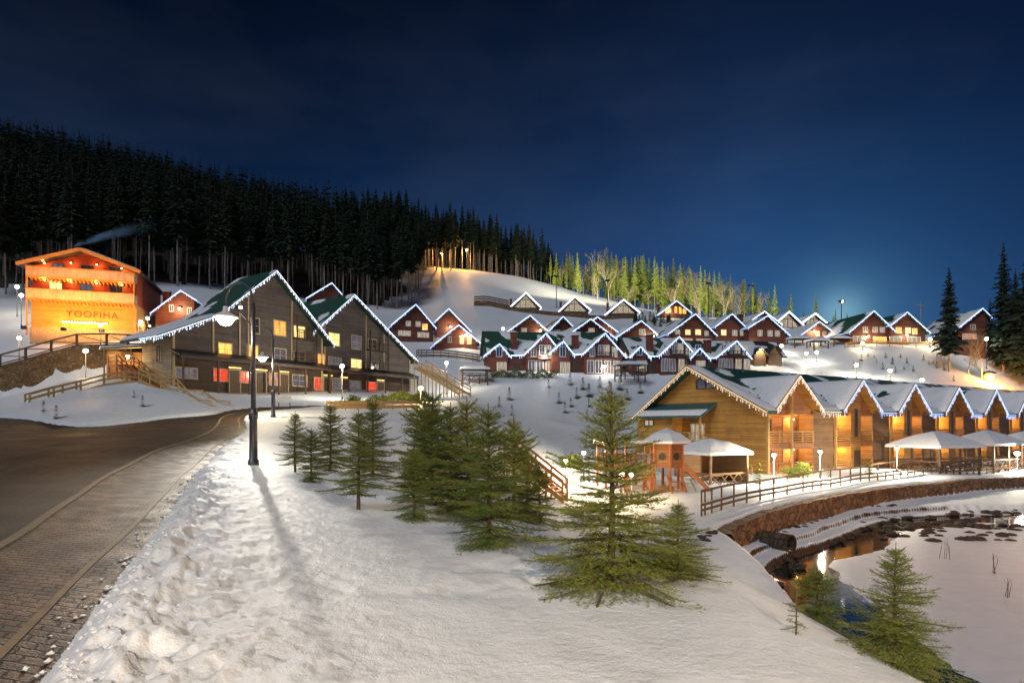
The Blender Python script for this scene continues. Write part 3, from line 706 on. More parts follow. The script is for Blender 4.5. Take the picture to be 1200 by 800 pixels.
HOUSES = [
 dict(label='red gabled cottage with a lit lower right window, left of the open snow slope', pl=(458,383), pr=(511,384), pk=(486.7,357), Y=118, rot=18, basey=398, wins=W4(379.5,(478.5,490))+[(498,382.5,6,7,'amber_win')]+[(474,391,14,5.5,'pale_win'),(496,392,13,5.5,'pale_win')], snow=.52),
 dict(label='narrow red cottage rising behind the cottage with two warm windows', pl=(509,378), pr=(552,388), pk=(525,362), Y=124, rot=20, basey=402, wins=(), lampxy=(527.5,383,260), snow=.5),
 dict(label='low cottage with two warm upright windows under a wide blue-lit gable', pl=(508,405), pr=(563,402), pk=(537,381), Y=108, rot=14, basey=410, wins=[(541,398,3.6,9,'amber_win'),(550,398.5,3.6,8,'amber_win'),(527,398,3.5,6,'dim_win')], lampxy=(545.5,392.5,260,1), snow=.55),
 dict(label='tall cottage gable rising directly behind the leftmost of the four double-gabled front houses', pl=(582,399), pr=(653,397), pk=(620,370), Y=112, rot=16, basey=414, wins=[(614,388,5.5,6,'pale_win')], lampxy=(632.5,387,160,1), snow=.5),
 dict(label='small cottage gable seen between the two blue-lit gables behind the front row', pl=(640,391), pr=(676,388), pk=(658.7,371), Y=130, rot=16, basey=406, wins=[(653,390,5.5,6,'dim_win'),(662,390,4,5,'dim_win')], snow=.5),
 dict(label='blue-lit cottage gable with one pale window behind the second double-gabled house', pl=(655,401), pr=(722,397), pk=(690.6,374), Y=112, rot=14, basey=412, wins=[(693,387.5,6.5,6,'pale_win')], snow=.5),
 dict(label='cottage gable peeking out just behind another blue-lit gable, with a lamp under its right eave', pl=(668,398), pr=(728,392), pk=(698.6,371.5), Y=121, rot=14, basey=408, wins=(), lampxy=(711,391,160), snow=.5, side_lights=False),
 dict(label='dark red cottage with a white balcony band and one square window', pl=(717,399), pr=(769.5,392), pk=(750,376), Y=115, rot=10, basey=405, wins=[(752.5,389,6.5,6,'pale_win'),(741,397.3,20,1.8,'pale_win')], lampxy=(765,393.5,200), snow=.5),  # the white band is a pane made to glow, not a lit window
 dict(label='bright red cottage with four upper windows, the widest of the middle row', pl=(781,393), pr=(839,393), pk=(813,368), Y=120, rot=12, basey=405, wins=[(794,389.5,5,5,'pale_win'),(806,389.5,5.5,5.5,'yellow_win'),(818,389,6,6,'yellow_win'),(828,390,4,5,'pale_win'),(804,399.5,14,5,'pink_win'),(824,399.5,16,5,'pink_win')], snow=.45),
 dict(label='red cottage with three white windows between two other red cottages', pl=(836,384), pr=(882.5,393), pk=(856,368), Y=124, rot=10, basey=405, wins=[(848,389.8,5.5,6,'yellow_win')]+W4(390,(861,870)), snow=.55),
 dict(label='dark red cottage at the right end of the middle row, above the brown barn', pl=(875,385), pr=(924,393), pk=(897.5,370), Y=123, rot=10, basey=405, wins=W4(390.5,(890.5,902.3,911),h=6), snow=.5),
 dict(label='snow roofed cottage with a brick chimney half hidden behind the row of red gables', pl=(878,377), pr=(915,380), pk=(894,365), Y=142, rot=10, basey=396, wins=(), chim=(878.5,366,5,4), snow=.9, fairy='fairy_white'),
 dict(label='small cottage with a lit veranda between two snowy canopies', pl=(937,393), pr=(974,389), pk=(958,377), Y=127, rot=8, basey=403, wins=[(958,391,4,5,'amber_win'),(966,391,3,5,'dim_win')], lampxy=(953,388.5,330), snow=.7),
 dict(label='large red cottage with one long glowing ground-floor window on the right hill', pl=(993,390), pr=(1046.5,388), pk=(1021.5,364.5), Y=120, rot=6, basey=403, wins=W4(386.3,(1014,1025.5,1034))+[(1007,397.5,14,6,'pale_win'),(1031,397.5,15,6,'amber_win')], lampxy=(1016,394.5,180), snow=.42, depth=14),
 dict(label='red cottage with three glowing upper windows on the right hill', pl=(1041,382), pr=(1087.5,390), pk=(1060.3,366), Y=120, rot=6, basey=403, wins=[(1053,387,6,6,'amber_win'),(1064,387,5.5,6,'yellow_win'),(1072,388,5,6.5,'amber_win'),(1049.5,397.5,13,5.5,'pale_win'),(1071,397.5,15,5.5,'pale_win')], lampxy=(1061,393,180), snow=.5, depth=13),
 dict(label='cottage with a long glowing window partly hidden by the dark conifers', pl=(1116,388), pr=(1160,373), pk=(1149,361.5), Y=116, rot=-4, basey=401, wins=[(1136,394,16,6,'pink_win'),(1140,383,5,5,'dim_win')], snow=.6, depth=13),
 dict(label='dark red cottage with a brick chimney behind the long green roof of the grey chalet', pl=(178,369), pr=(232,352), pk=(213,341), Y=97, rot=14, basey=392, wins=[(201,361.5,4,7,'dim_win'),(222,364,4,7,'dim_win')], chim=(189,340,7.5,3), lampxy=(211,361.5,300), snow=.5, roof='dark_roof'),
 dict(label='red cottage gable showing above the valley between the two grey chalets', pl=(359,352), pr=(401,345), pk=(389,332), Y=115, rot=16, basey=372, wins=(), snow=.7),
]
TOP = [
 dict(label='top-row cottage farthest up the slope, at the left end of the stone terrace', pl=(597,361), pr=(634,360.5), pk=(616,343.5), Y=165, rot=6, basey=364, chim=(600,348.5,2.6,3)),
 dict(label='second top-row cottage from the left outlined in white lights, dark glass front', pl=(655,365), pr=(692,363.5), pk=(673,348), Y=165, rot=6, basey=369, chim=(659.5,352,2.4,3)),
 dict(label='top-row cottage outlined in white lights, third along from the terrace end', pl=(711,367.5), pr=(749,366), pk=(730,351.5), Y=166, rot=6, basey=371, chim=(715.5,354,2.4,3)),
 dict(label='top-row cottage with a warm lit gable in front of the floodlit trees', pl=(771,369), pr=(810,367), pk=(792,352.7), Y=166, rot=6, basey=373, chim=(776,355,2.6,3), lit=1),
 dict(label='white-lit cottage standing below the pair of pale spruces, left one of a pair', pl=(909,378), pr=(940,381), pk=(923,365.5), Y=150, rot=6, basey=388),
 dict(label='white-lit cottage rising behind the small cottage with a lit veranda', pl=(940,377.5), pr=(969,380), pk=(953.5,367.5), Y=152, rot=6, basey=388),
 dict(label='tiny distant white-lit cottage left of the large red cottage', pl=(971,385), pr=(988,385), pk=(979.7,377), Y=175, rot=4, basey=390),
]
for h in HOUSES: red_house(**h)
for h in TOP:
    lit = h.pop('lit', 0)
    if lit:
        red_house(wall='red_wood', fairy='fairy', snow=.9, fr=.13, depth=9, group='top row of cottages', roof='dark_roof', lampxy=(784,365,150),
                  wins=[(783,364,7,6,'amber_win','trim_dark'),(792,363,3,8,'amber_win','trim_dark'),(797,363.5,3,8,'amber_win','trim_dark'),(802,364.5,4,6,'amber_win','trim_dark')], **h)
    else: red_house(wall='dark_wood', fairy='fairy_white', snow=.95, fr=.2, depth=9, group='top row of cottages', roof='dark_roof', front_glass=True, **h)

def twin_front(label, pxL, pxR, wing, main, basey, chx, eave, ridge, Y=98, rot=8, lampp=None):
    """front-row house: long roof along the front with a big and a small cross gable; wing/main = (peak px, peak py, left, right) in pixels"""
    th = R(rot); k = Y/F; tp = ((pxL+pxR)/2-CX)/F; s = math.cos(th)-tp*math.sin(th); x0 = (pxL+pxR)/2
    zb = EYE+(HY-basey)*k; X = lambda p: (p-x0)*k/s; Z = lambda p: (basey-p)*k
    t = thing('double_gabled_house', label, 'house', (W(x0, basey, Y).x, Y, zb), th, 'double-gabled houses of the front row')
    D = 8.0; xl, xr = X(pxL)+.5, X(pxR)-.9; he, hr = Z(eave), Z(ridge); yr = 4.3
    b = MB(); gable_wall(b, [(0, he-.1), (yr, hr-.2), (D, he-.1)], xl, xr, -3, 'x')
    mw = (main[2], main[3]); mp = [(X(main[2]), Z(main[5])), (X(main[0]), Z(main[1])), (X(main[3]), Z(main[4]))]
    wg = [(X(wing[2]), Z(wing[4])), (X(wing[0]), Z(wing[1])), (X(wing[3]), Z(wing[4]+.5))]
    gable_wall(b, inset(mp, .5, .15), -.9, yr, -3); gable_wall(b, inset(wg, .5, .15), -.5, yr-1, -3)
    b.build('wall', M['red_wood'], t)
    r = MB(); roof_slab(r, [(-.5, he), (yr, hr), (D+.5, he)], xl-.4, xr+.4, .18, 'x'); roof_slab(r, mp, -1.5, yr+1.0, .18); roof_slab(r, wg, -1.1, yr-.6, .18)
    ro = r.build('roof', M['green_roof'], t)
    q = MB(); sd_ = int(pxL)
    snow_sheet(q, (xl, yr, hr), (xr, yr, hr), (xr, -.5, he), (xl, -.5, he), .46, .18, sd_, .5, edge=.0)
    for pr, y1 in ((mp, yr+.8), (wg, yr-.8)):
        for e in (pr[0], pr[2]): snow_sheet(q, (pr[1][0], -1.5 if pr is mp else -1.1, pr[1][1]), (pr[1][0], y1, pr[1][1]), (e[0], y1, e[1]), (e[0], -1.5 if pr is mp else -1.1, e[1]), .72, .2, sd_+3, .5)
    q.build('roof_snow', M['roof_snow'], ro, True)
    l = MB(); p3 = lambda pr, y: [(a, y, z) for a, z in pr]
    lights_on(l, p3(wg, -1.1)+[(X(wing[3])+.01, -.9, he)]+p3(mp, -1.5), .09, .45, .4, sd_); lights_on(l, [(xr+.4, -.5, he), (xr+.5, D*.5, hr*.8)], .08, .3, .5, 3)
    l.build('fairy_lights', M['fairy'], t)
    chimney(t, X(chx[0]), .9, 2.5, Z(chx[1]), 9.0*k*.8)
    mx, mz = X(main[0]), Z(main[1]); ym = -.9
    for dx in (-1.9, -.55, .45, 1.75): window(t, mx+dx, 3.75 if abs(dx) > 1 else 4.0, .75, 1.5, ym, 'dim_win' if dx < 0 else 'pale_win')
    for dx in (-2.2, -.9, .6, 2.0): window(t, mx+dx, 1.35, .95, 1.9, ym, 'pale_win' if dx > 0 else 'dim_win')
    rb = MB(); rb.box(mx-1.4, mx+1.4, ym-.9, ym-.01, 2.55, 2.7); railing(rb, (mx-1.35, ym-.85, 2.7), (mx+1.35, ym-.85, 2.7), .9, 3, .7); rb.build('balcony', M['dark_wood'], t)
    wx = X(wing[0]); window(t, wx, 3.7, .8, 1.5, -.5, 'blue_glass'); window(t, wx+.4, 1.2, 1.4, 1.5, -.5, 'pale_win')
    door(t, X((wing[3]+main[2])/2), 0, 1.0, 2.1, 0)
    if lampp: lantern(t, X(lampp[0]), -1.3, Z(lampp[1]), lampp[2], (1,.93,.8), 'glow_white', .22, (0,-.9,-.2))
    return t
G_ = dict(rot=8)
twin_front('double-gabled house at the left end of the front row beside the dark gazebo', 567, 661, (584.7,404,566.5,598,419), (638,391,612,661,420,417), 440, (603,390), 417, 384, lampp=(636.7,418,330))
twin_front('double-gabled house, second in the front row, with a lamp between its ground-floor windows', 641, 727, (658.7,401,642,671,416), (706,391,680,731,419,416), 440, (675.5,393.5), 416, 384, lampp=(706,429.5,150))
twin_front('double-gabled house, third in the front row, just above the yellow end gable', 735, 811, (748,407,735.5,760,420), (791.7,395,768,811,417,418), 438, (763.7,393), 418, 391, lampp=None)
twin_front('double-gabled house at the right end of the front row, next to the brown barn', 803, 876, (816.7,409,806,829,421), (858,400,834,876,421,420), 438, (832,399), 420, 395, lampp=None)

# brown barn right of the front row
def barn():
    Y = 104; k = Y/F; basey = 431; zb = EYE+(HY-basey)*k; x0 = 893
    t = thing('barn', 'brown barn with a snowy roof and a lit porch gable beside the front row', 'barn', (W(x0, basey, Y).x, Y, zb), R(4)); X = lambda p: (p-x0)*k; Z = lambda p: (basey-p)*k
    D = 7; b = MB(); gable_wall(b, [(0, Z(417)), (D/2, Z(398)), (D, Z(417))], X(872), X(917), -3, 'x'); b.build('wall', M['honey_dark'], t)
    r = MB(); roof_slab(r, [(-.7, Z(418)), (D/2, Z(396.5)), (D+.7, Z(418))], X(869), X(921), .2, 'x')
    g = [(X(878), Z(418)), (X(887), Z(407)), (X(896), Z(418))]; g2 = [(X(897), Z(417)), (X(905.5), Z(405.5)), (X(914), Z(417))]
    roof_slab(r, g, -1.6, D/2, .16); roof_slab(r, g2, -1.2, D/2, .16)
    ro = r.build('roof', M['dark_roof'], t)
    b2 = MB(); gable_wall(b2, inset(g, .3, .1), -1.0, .5, -2); gable_wall(b2, inset(g2, .3, .1), -.7, .5, -2); b2.build('porch', M['amber_wood'], t)
    q = MB(); snow_sheet(q, (X(869), D/2, Z(396.5)), (X(893), D/2, Z(396.5)), (X(893), -.7, Z(418)), (X(869), -.7, Z(418)), .95, .22, 5)
    snow_sheet(q, (X(893), D/2, Z(396.5)), (X(921), D/2, Z(396.5)), (X(921), -.7, Z(418)), (X(893), -.7, Z(418)), .35, .22, 8); q.build('roof_snow', M['roof_snow'], ro, True)
    door(t, X(887), 0, 1.6, 2.2, -1.0); door(t, X(906), 0, 2.0, 2.3, -.7)
    lantern(t, X(886.5), -1.5, Z(411), 330, off=(0,-.5,-.15))
barn()
# ------------------------------------------------------------------ grey chalets (left of centre)
CO = Vector((-34.5, 62.4, 5.35)); CTH = math.atan2(.826, .563)
def CH(px, py):
    Y = 76.9/(.68-(px-CX)/F); return (Y-62.4)*1.209, EYE+(HY-py)/F*Y-CO.z
def CW(px, w): return abs(CH(px+w/2, 430)[0]-CH(px-w/2, 430)[0])
def chalet(label, prof, s0, s1, y0, depth, wins, doors, seed, balc, trims, first):
    t = thing('chalet', label, 'chalet', CO, CTH, 'grey chalets')
    pw = inset(prof, 0, .15); x0, x1 = s0, s1
    def zat(x):
        for (ax, az), (bx, bz_) in zip(prof[:-1], prof[1:]):
            if ax <= x <= bx: return az+(bz_-az)*(x-ax)/(bx-ax)
        return prof[-1][1]
    pw = [(x0, zat(x0)-.15)]+[(x, z-.15) for x, z in prof if x0 < x < x1]+[(x1, zat(x1)-.15)]
    b = MB(); gable_wall(b, pw, y0, depth, -2)
    wl = b.build('wall', M['grey_wood'], t)
    if first:                                            # pale end wall cladding, boarded a few centimetres proud
        p = MB(); p.box(x0-.06, x0-.005, y0+.05, 6.15, -1.5, zat(x0)-.5); p.build('end_cladding', M['pale_wood'], wl)
        window(t, 2.6, 3.6, .9, 1.7, x0-.06, 'dark_win', 'trim', ax='y')
    g = MB(); g.box(x0+.1, x1-.1, y0-.05, y0-.005, -1.5, 3.1); g.build('ground_floor_cladding', M['dark_wood'], wl)
    r = MB(); roof_slab(r, prof, y0-1.1, depth+.6, .26); ro = r.build('roof', M['green_roof'], t)
    q = MB()
    for i, (a, c) in enumerate(zip(prof[:-1], prof[1:])):
        up, dn = (c, a) if c[1] > a[1] else (a, c)
        snow_sheet(q, (up[0], y0-1.1, up[1]), (up[0], depth+.6, up[1]), (dn[0], depth+.6, dn[1]), (dn[0], y0-1.1, dn[1]), (.24 if up[1] > 12 else .62), .24, seed+i, .4, .25, .45)
    q.build('roof_snow', M['roof_snow'], ro, True)
    l = MB(); front = [(x, y0-1.13, z) for x, z in prof]; lights_on(l, front, .05, .42, .24, seed, .26)
    lights_on(l, [(prof[0][0], y0-1.1, prof[0][1]), (prof[0][0], 2.5, prof[0][1])], .04, .55, .3, seed+1, .2, (-.04,0,0)) if first else None
    l.build('fairy_lights', M['fairy_white'], t)
    bb = MB()
    for a, c in zip(front[:-1], front[1:]): bb.beam((a[0], a[1]+.02, a[2]-.32), (c[0], c[1]+.02, c[2]-.32), .06, .28)
    bb.build('barge_board', M['trim_dark'], ro)
    for px, py, w, h, pane in wins:
        s, z = CH(px, py); Y = CO.y+s*.826; window(t, s, z, CW(px, w), h*Y/F, y0-(.05 if py > 432 else 0), pane, 'trim', bars=2 if w > 18 else 1, cross=1, fw=.12)
    for px in doors: s, z = CH(px, 445); door(t, s, -.3, 1.25, 2.5, y0-.05, 'trim_dark', frame='trim'); lp = MB(); lp.box(s-.7, s+.7, y0-.2, y0-.06, 2.42, 2.56); lp.build('door_lamp', M['yellow_win'], t)
    for px in trims: tr = MB(); s, _ = CH(px, 400); tr.box(s-.09, s+.09, y0-.09, y0-.004, 3.6, zat(s)-.5); tr.build('corner_trim', M['trim'], wl)
    for s in (x0+.1, x1-.1): tr = MB(); tr.box(s-.12, s+.12, y0-.1, y0-.052, -1, zat(s)-.4); tr.build('corner_trim', M['trim'], wl)
    for (pa, pb, lv) in balc:                              # recessed-looking balcony bays framed in pale timber
        a, c = CH(pa, 400)[0], CH(pb, 400)[0]
        bl = MB()
        for z in lv:
            bd = MB(); bd.box(a, c, y0-1.0, y0-.01, z-.15, z); bd.build('balcony_floor', M['dark_wood'], t); railing(bl, (a+.06, y0-.95, z), (c-.06, y0-.95, z), 1.0, 5, .9)
        for x in (a, c): bl.beam((x, y0-.95, lv[0]-.2), (x, y0-.95, min(lv[-1]+2.6, zat(x)-.4)), .16)
        bl.build('balcony_railing', M['dark_wood'], t)
    s = MB(); s.prism([(x0-.3 if first else x0, y0-.01, 3.95), (x0-.3 if first else x0, y0-1.9, 3.3), (x0-.3 if first else x0, y0-1.9, 3.12), (x0-.3 if first else x0, y0-.01, 3.6)], (x1-x0+(.3 if first else 0), 0, 0))
    pr = s.build('porch_roof', M['dark_roof'], t); pp = MB()
    n = int((x1-x0)/3.2)
    for i in range(n+1): x = x0+.2+(x1-x0-.4)*i/n; pp.beam((x, y0-1.75, -1.5), (x, y0-1.75, 3.15), .16)
    pp.beam((x0, y0-1.75, 3.02), (x1, y0-1.75, 3.02), .14, .22); pp.build('porch_post', M['trim_dark'], pr)
    return t
c1 = chalet('tall grey timber chalet with a long green roof sweeping down on its left',
  [(-2.0, 4.99), (4.3, 7.95), (11.3, 14.15), (19.6, 6.45)], 0, 18.6, 0, 6.2,
  [(218.5,437,24,11,'dim_win'),(258.5,439.4,15,13,'red_win'),(288,442,13,12,'red_win'),(321.5,444,12,13,'pink_win'),(351,446,16,12,'dim_win'),(373,449.5,9,13,'red_win'),
   (264,409,15,13,'amber_win'),(296,412,12,14,'amber_win'),(328.5,416.6,13,15,'dim_win'),(351,418,12,11,'dark_win'),(376,422,8,13,'warm_win'),(299,381.6,9,17,'dark_win'),(328,384.5,13,16,'warm_win'),(351,389,13,13,'yellow_win')],
  (275,306,332,384), 11, [(343,366,(3.95,6.7))], (250,281,291,342), True)
fl = MB(); fl.box(6.25, 6.75, -1.5, -1.0, 8.8, 9.15); fo = fl.build('floodlight', M['black'], c1); fl = MB(); fl.box(6.3, 6.7, -1.53, -1.505, 8.85, 9.1); fl.build('lens', M['glow_white'], fo)  # assumed floodlight, read off the long lamp-post shadow; none is seen here
fp = CO+Vector((6.5*.563+1.75*.826, 6.5*.826-1.75*.563, 8.95)); spot(fp, (-2.0, 5, 0), 36000, (1,.92,.80), 17, .25, 1.0)
c2 = chalet('grey timber chalet with one yellow window under its ridge, nearer the street-side hedge',
  [(17.0, 7.7), (23.7, 13.65), (36.2, 5.65)], 18.7, 35.4, .9, 11,
  [(398,449,13,12,'dim_win'),(421,452,13,11,'dim_win'),(440,454,11,13,'red_win'),(398,425.5,14,14,'dim_win'),(423,427.7,12,14,'yellow_win'),(444.5,428.5,10,10,'dark_win'),
   (397,397,12,14,'yellow_win'),(423,400.6,11,15,'dim_win'),(441.6,402.5,9,10,'dark_win')],
  (409,451), 23, [(434,455,(3.95,6.6))], (386,434,455), False)

# ------------------------------------------------------------------ flood-lit orange lodge (far left)
def lodge():
    th = math.atan2(.316, .95); o = W(99.6, 398, 90)
    t = thing('lodge', 'large floodlit orange lodge with two cream balconies and dark lettering on its front', 'lodge', o, th)
    w = 6.6; D = 16; b = MB(); b.box(-w, w, 0, D, 1.5, 5.6); b.build('timber_wall', M['lodge_wood'], t)
    b = MB(); b.box(-w-.12, w+.12, -.14, D, -5, 1.5); b.build('stone_base', M['pale_stone'], t)
    prof = [(-7.6, 10.2), (0, 12.9), (7.6, 10.2)]
    b = MB(); gable_wall(b, [(-w, 10.35), (0, 12.65), (w, 10.35)], 0, D, 5.6); b.build('upper_wall', M['lodge_red'], t)
    r = MB(); roof_slab(r, prof, -2.2, D+.8, .3); ro = r.build('roof', M['dark_roof'], t)
    q = MB()
    for e in (prof[0], prof[2]): snow_sheet(q, (0,-2.2,12.9), (0,D+.8,12.9), (e[0],D+.8,e[1]), (e[0],-2.2,e[1]), .9, .25, 3, .6)
    q.build('roof_snow', M['roof_snow'], ro, True)
    bb = MB()
    for e in (prof[0], prof[2]): bb.beam((e[0], -2.24, e[1]-.22), (0, -2.24, 12.68), .07, .5)
    bb.build('barge_board', M['lodge_wood'], ro)
    for z in (5.5, 8.65):
        f = MB(); f.box(-w-.1, w+.1, -1.5, -.01, z-.12, z+.05); fl = f.build('balcony', M['lodge_wood'], t)
        p = MB(); p.box(-w-.1, w+.1, -1.58, -1.5, z+.05, z+1.25); p.box(-w-.1, -w-.02, -1.5, 0, z+.05, z+1.25); p.box(w+.02, w+.1, -1.5, 0, z+.05, z+1.25); p.build('balcony_panel', M['cream'], fl)
        c = MB(); c.box(-w-.15, w+.15, -1.66, -1.42, z+1.25, z+1.36); c.build('handrail', M['lodge_wood'], fl)
        j = MB()
        for i in range(27): x = -w+.2+i*(2*w-.4)/26; j.prism([(x-.09, -1.45, z-.12), (x-.09, -.02, z-.12), (x-.09, -.02, z-.6), (x-.09, -.5, z-.34)], (.18, 0, 0))
        j.build('bracket', M['lodge_wood'], fl)
        v = MB()
        for i in range(52): x = -w+.05+i*(2*w-.1)/51; v.poly([(x-.12, -1.6, z+.06), (x, -1.6, z-.18), (x+.12, -1.6, z+.06)])
        v.build('scalloped_edge', M['cream'], fl)
    po = MB()
    for x in (-w, w): po.beam((x, -1.45, .2), (x, -1.45, 10.1), .2)
    po.build('post', M['lodge_wood'], t)
    for x, pane in ((-3.6, 'yellow_win'), (.2, 'dim_win'), (4.0, 'dark_win')): window(t, x, 7.55, 1.5, 1.5, 0, pane, 'trim_dark')
    for x, pane in ((-3.3, 'dim_win'), (.3, 'dark_win'), (3.9, 'dark_win')): window(t, x, 10.35 if x else 10.6, 1.5, 1.0, 0, pane, 'trim_dark')
    cu = bpy.data.curves.new('sign_letters', 'FONT'); cu.body = 'YOOPIHA'; cu.size = 1.32; cu.extrude = .05; cu.align_x = 'CENTER'; cu.space_character = 1.18
    to = bpy.data.objects.new('sign_letters', cu); COL.objects.link(to); dg = bpy.context.evaluated_depsgraph_get(); me = bpy.data.meshes.new_from_object(to.evaluated_get(dg))
    bpy.data.objects.remove(to); me.materials.clear(); me.materials.append(M['trim_dark']); lo = link('sign_letters', me, t); lo.location = (.95, -.08, 3.25); lo.rotation_euler = (R(90), 0, 0)
    s = MB()
    for i in range(16): s.ball((-2.6+i*.36, -.35, 2.45), .1, 0, 6)
    so = s.build('lamp_strip', M['glow_warm'], t); br = MB(); br.box(-2.8, 3.0, -.3, -.01, 2.55, 2.65); br.build('strip_bracket', M['trim_dark'], so)
    for x in (-3, 0, 3): lamp((x, -1.2, 2.3), 110, (1,.50,.10), .3, 'strip_light', so)
    for x in (-4.4, 0, 4.4):  # floodlights assumed from the orange wash on the front, not seen themselves
        h = MB(); h.prism([(x-.3, -8.6, .1), (x-.3, -8.2, .1), (x-.3, -8.1, .45), (x-.3, -8.5, .55)], (.6, 0, 0)); fo = h.build('floodlight', M['black'], t)
        spot((x, -8.0, .6), (x*.9, 0, 7.5), 5000, (1,.33,.05), 115, .3, .8, 'assumed_flood_light', fo)
    lantern(t, w+.9, 4.0, 3.0, 160); lantern(t, w+.9, 9.0, 3.2, 160)
    for x in (-4.8, -1.6, 1.6, 4.8):
        for z in (8.25, 11.0 if abs(x) < 3 else 10.7): lantern(t, x, -.5, z, 75, (1,.42,.10), r=.08, off=(0,-.3,-.1), name='balcony_lamp')  # one such lamp is known, the others are added to brighten the upper wall
    c = MB(); c.box(-.9, .3, 6, 7, 12.2, 14.2); c.build('chimney', M['pale_stone'], t)
    return t
lodge()

# ------------------------------------------------------------------ long yellow timber hotel (right)
HO = Vector((21.9, 53, -2.85)); HTH = math.atan2(.543, .84)
def hotel():
    t = thing('hotel', 'long honey-coloured timber hotel with a row of snowy gables and balconies', 'hotel', HO, HTH)
    BW, NB = 10.5, 8; L = BW*NB; D = 14.2; he, hr, yr = 5.75, 10.1, 7.7
    b = MB(); gable_wall(b, [(1.9, 6.3), (yr, hr-.25), (D, he-.1)], .02, L, -2, 'x'); w_ = b.build('wall', M['honey_wood'], t)
    b = MB(); b.prism([(.02, -.02, -2), (.02, 1.88, -2), (.02, 1.88, 6.2), (.02, -.02, 5.4)], (.1, 0, 0)); b.build('corner_wall', M['honey_wood'], t)
    r = MB(); prof = [(-.9, 5.6), (yr, hr), (D+1.0, he-.6)]; zm = lambda y: 5.6+(hr-5.6)*(y+.9)/(yr+.9); roof_slab(r, [(1.6, zm(1.6)), (yr, hr), (D+1.0, he-.6)], -1.1, L+1, .28, 'x'); roof_slab(r, [(-.9, 5.6), (1.59, zm(1.59))], -1.1, .35, .28, 'x')
    q = MB(); 
    gabs = []
    for i in range(NB):
        x0 = i*BW; g = [(x0+.2, 5.85), (x0+3.6, 8.85), (x0+7.3, 5.85)]; gabs.append(g); roof_slab(r, g, -.85, 5.6, .24); roof_slab(r, [(-.6, 5.75), (1.59, zm(1.59))], x0+7.0, x0+BW+.5, .22, 'x')
    ro = r.build('roof', M['green_roof'], t); sf = MB()
    for g in gabs: roof_slab(sf, [(x, z-.245) for x, z in g], -.84, 1.6, .05)
    sf.build('soffit', M['honey_wood'], ro)
    def above_main(p): return p.z > zm(p.y)-.35
    for i, g in enumerate(gabs):
        for e in (g[0], g[2]): snow_sheet(q, (g[1][0], -.85, g[1][1]), (g[1][0], 5.6, g[1][1]), (e[0], 5.6, e[1]), (e[0], -.85, e[1]), .70 if i else .62, .22, i*3+7, .4, .2, .15, above_main)
        snow_sheet(q, (i*BW-1.2 if i == 0 else i*BW-2, yr, hr), (i*BW+BW, yr, hr), (i*BW+BW, 1.6, zm(1.6)), (i*BW-1.2, 1.6, zm(1.6)), .36, .2, i+40, .45, .35, .05)
    snow_sheet(q, (-1.3, yr, hr), (L, yr, hr), (L, D+1.0, he-.6), (-1.1, D+1.0, he-.6), .8, .2, 60, .9)
    snow_sheet(q, (-1.1, yr, hr), (.6, yr, hr), (.6, -.9, 5.6), (-1.1, -.9, 5.6), 1.0, .2, 61, .4)
    for i in range(NB): snow_sheet(q, (i*BW+7.1, 1.6, zm(1.6)), (i*BW+BW+.4, 1.6, zm(1.6)), (i*BW+BW+.4, -.6, 5.75), (i*BW+7.1, -.6, 5.75), .85, .16, 70+i, .3)
    q.build('roof_snow', M['roof_snow'], ro, True)
    bb = MB()
    for a, c in zip(prof[:-1], prof[1:]): bb.beam((-1.14, a[0], a[1]-.2), (-1.14, c[0], c[1]-.2), .06, .36)
    bb.build('barge_board', M['rail_wood'], ro)
    for g in gabs:
        bb = MB()
        for a, c in zip(g[:-1], g[1:]): bb.beam((a[0], -.89, a[1]-.18), (c[0], -.89, c[1]-.18), .06, .3)
        bb.build('barge_board', M['rail_wood'], ro)
    lw = MB(); lb = MB()
    lights_on(lw, [(-1.16, y, z) for y, z in prof], .028, .4, .34, 3, .3, (-.05,0,0))
    for i, g in enumerate(gabs):
        path = [(x, -.92, z) for x, z in g]+[(x, -.66, 5.75) for x in (g[2][0]+.05, i*BW+BW+.15)]
        lights_on(lw if i < 1 else lb, path, .04, .5, .22, i, .25)
    lw.build('fairy_lights', M['fairy_warm'], t); lb.build('fairy_lights', M['fairy'], t)
    # end gable: attic window, projecting bay with a teal lean-to, small balcony
    a = MB(); a.prism([(-.06, 5.35, 7.9), (-.06, 7.4, 7.9), (-.06, 7.4, 8.55), (-.06, 6.4, 9.3), (-.06, 5.35, 8.55)], (.05, 0, 0)); 
    f = MB(); f.box(-.12, -.06, 6.33, 6.45, 7.9, 9.2)
    for p0, p1 in (((5.3,7.85),(7.45,7.85)),((7.45,7.85),(7.45,8.6)),((7.45,8.6),(6.4,9.38)),((6.4,9.38),(5.3,8.6)),((5.3,8.6),(5.3,7.85))): f.beam((-.08, *p0), (-.08, *p1), .1)
    fo = f.build('attic_window', M['trim_dark'], t); a.build('pane', M['blue_glass'], fo)
    b = MB(); b.box(-1.5, .02, 9.3, D-.2, -2, 5.35); by = b.build('bay', M['honey_wood'], t)
    r2 = MB(); r2.hexa([(-2.3, 5.1, 5.05), (.0, 5.1, 6.3), (.0, D-.8, 6.3), (-2.3, D-.8, 5.05), (-2.3, 5.1, 5.25), (.0, 5.1, 6.5), (.0, D-.8, 6.5), (-2.3, D-.8, 5.25)])
    lt = r2.build('lean_to_roof', M['teal_roof'], t); q = MB(); snow_sheet(q, (-1.2, 5.1, 5.85), (-1.2, D-.8, 5.85), (-2.3, D-.8, 5.26), (-2.3, 5.1, 5.26), .75, .2, 90, .4); q.build('roof_snow', M['roof_snow'], lt, True)
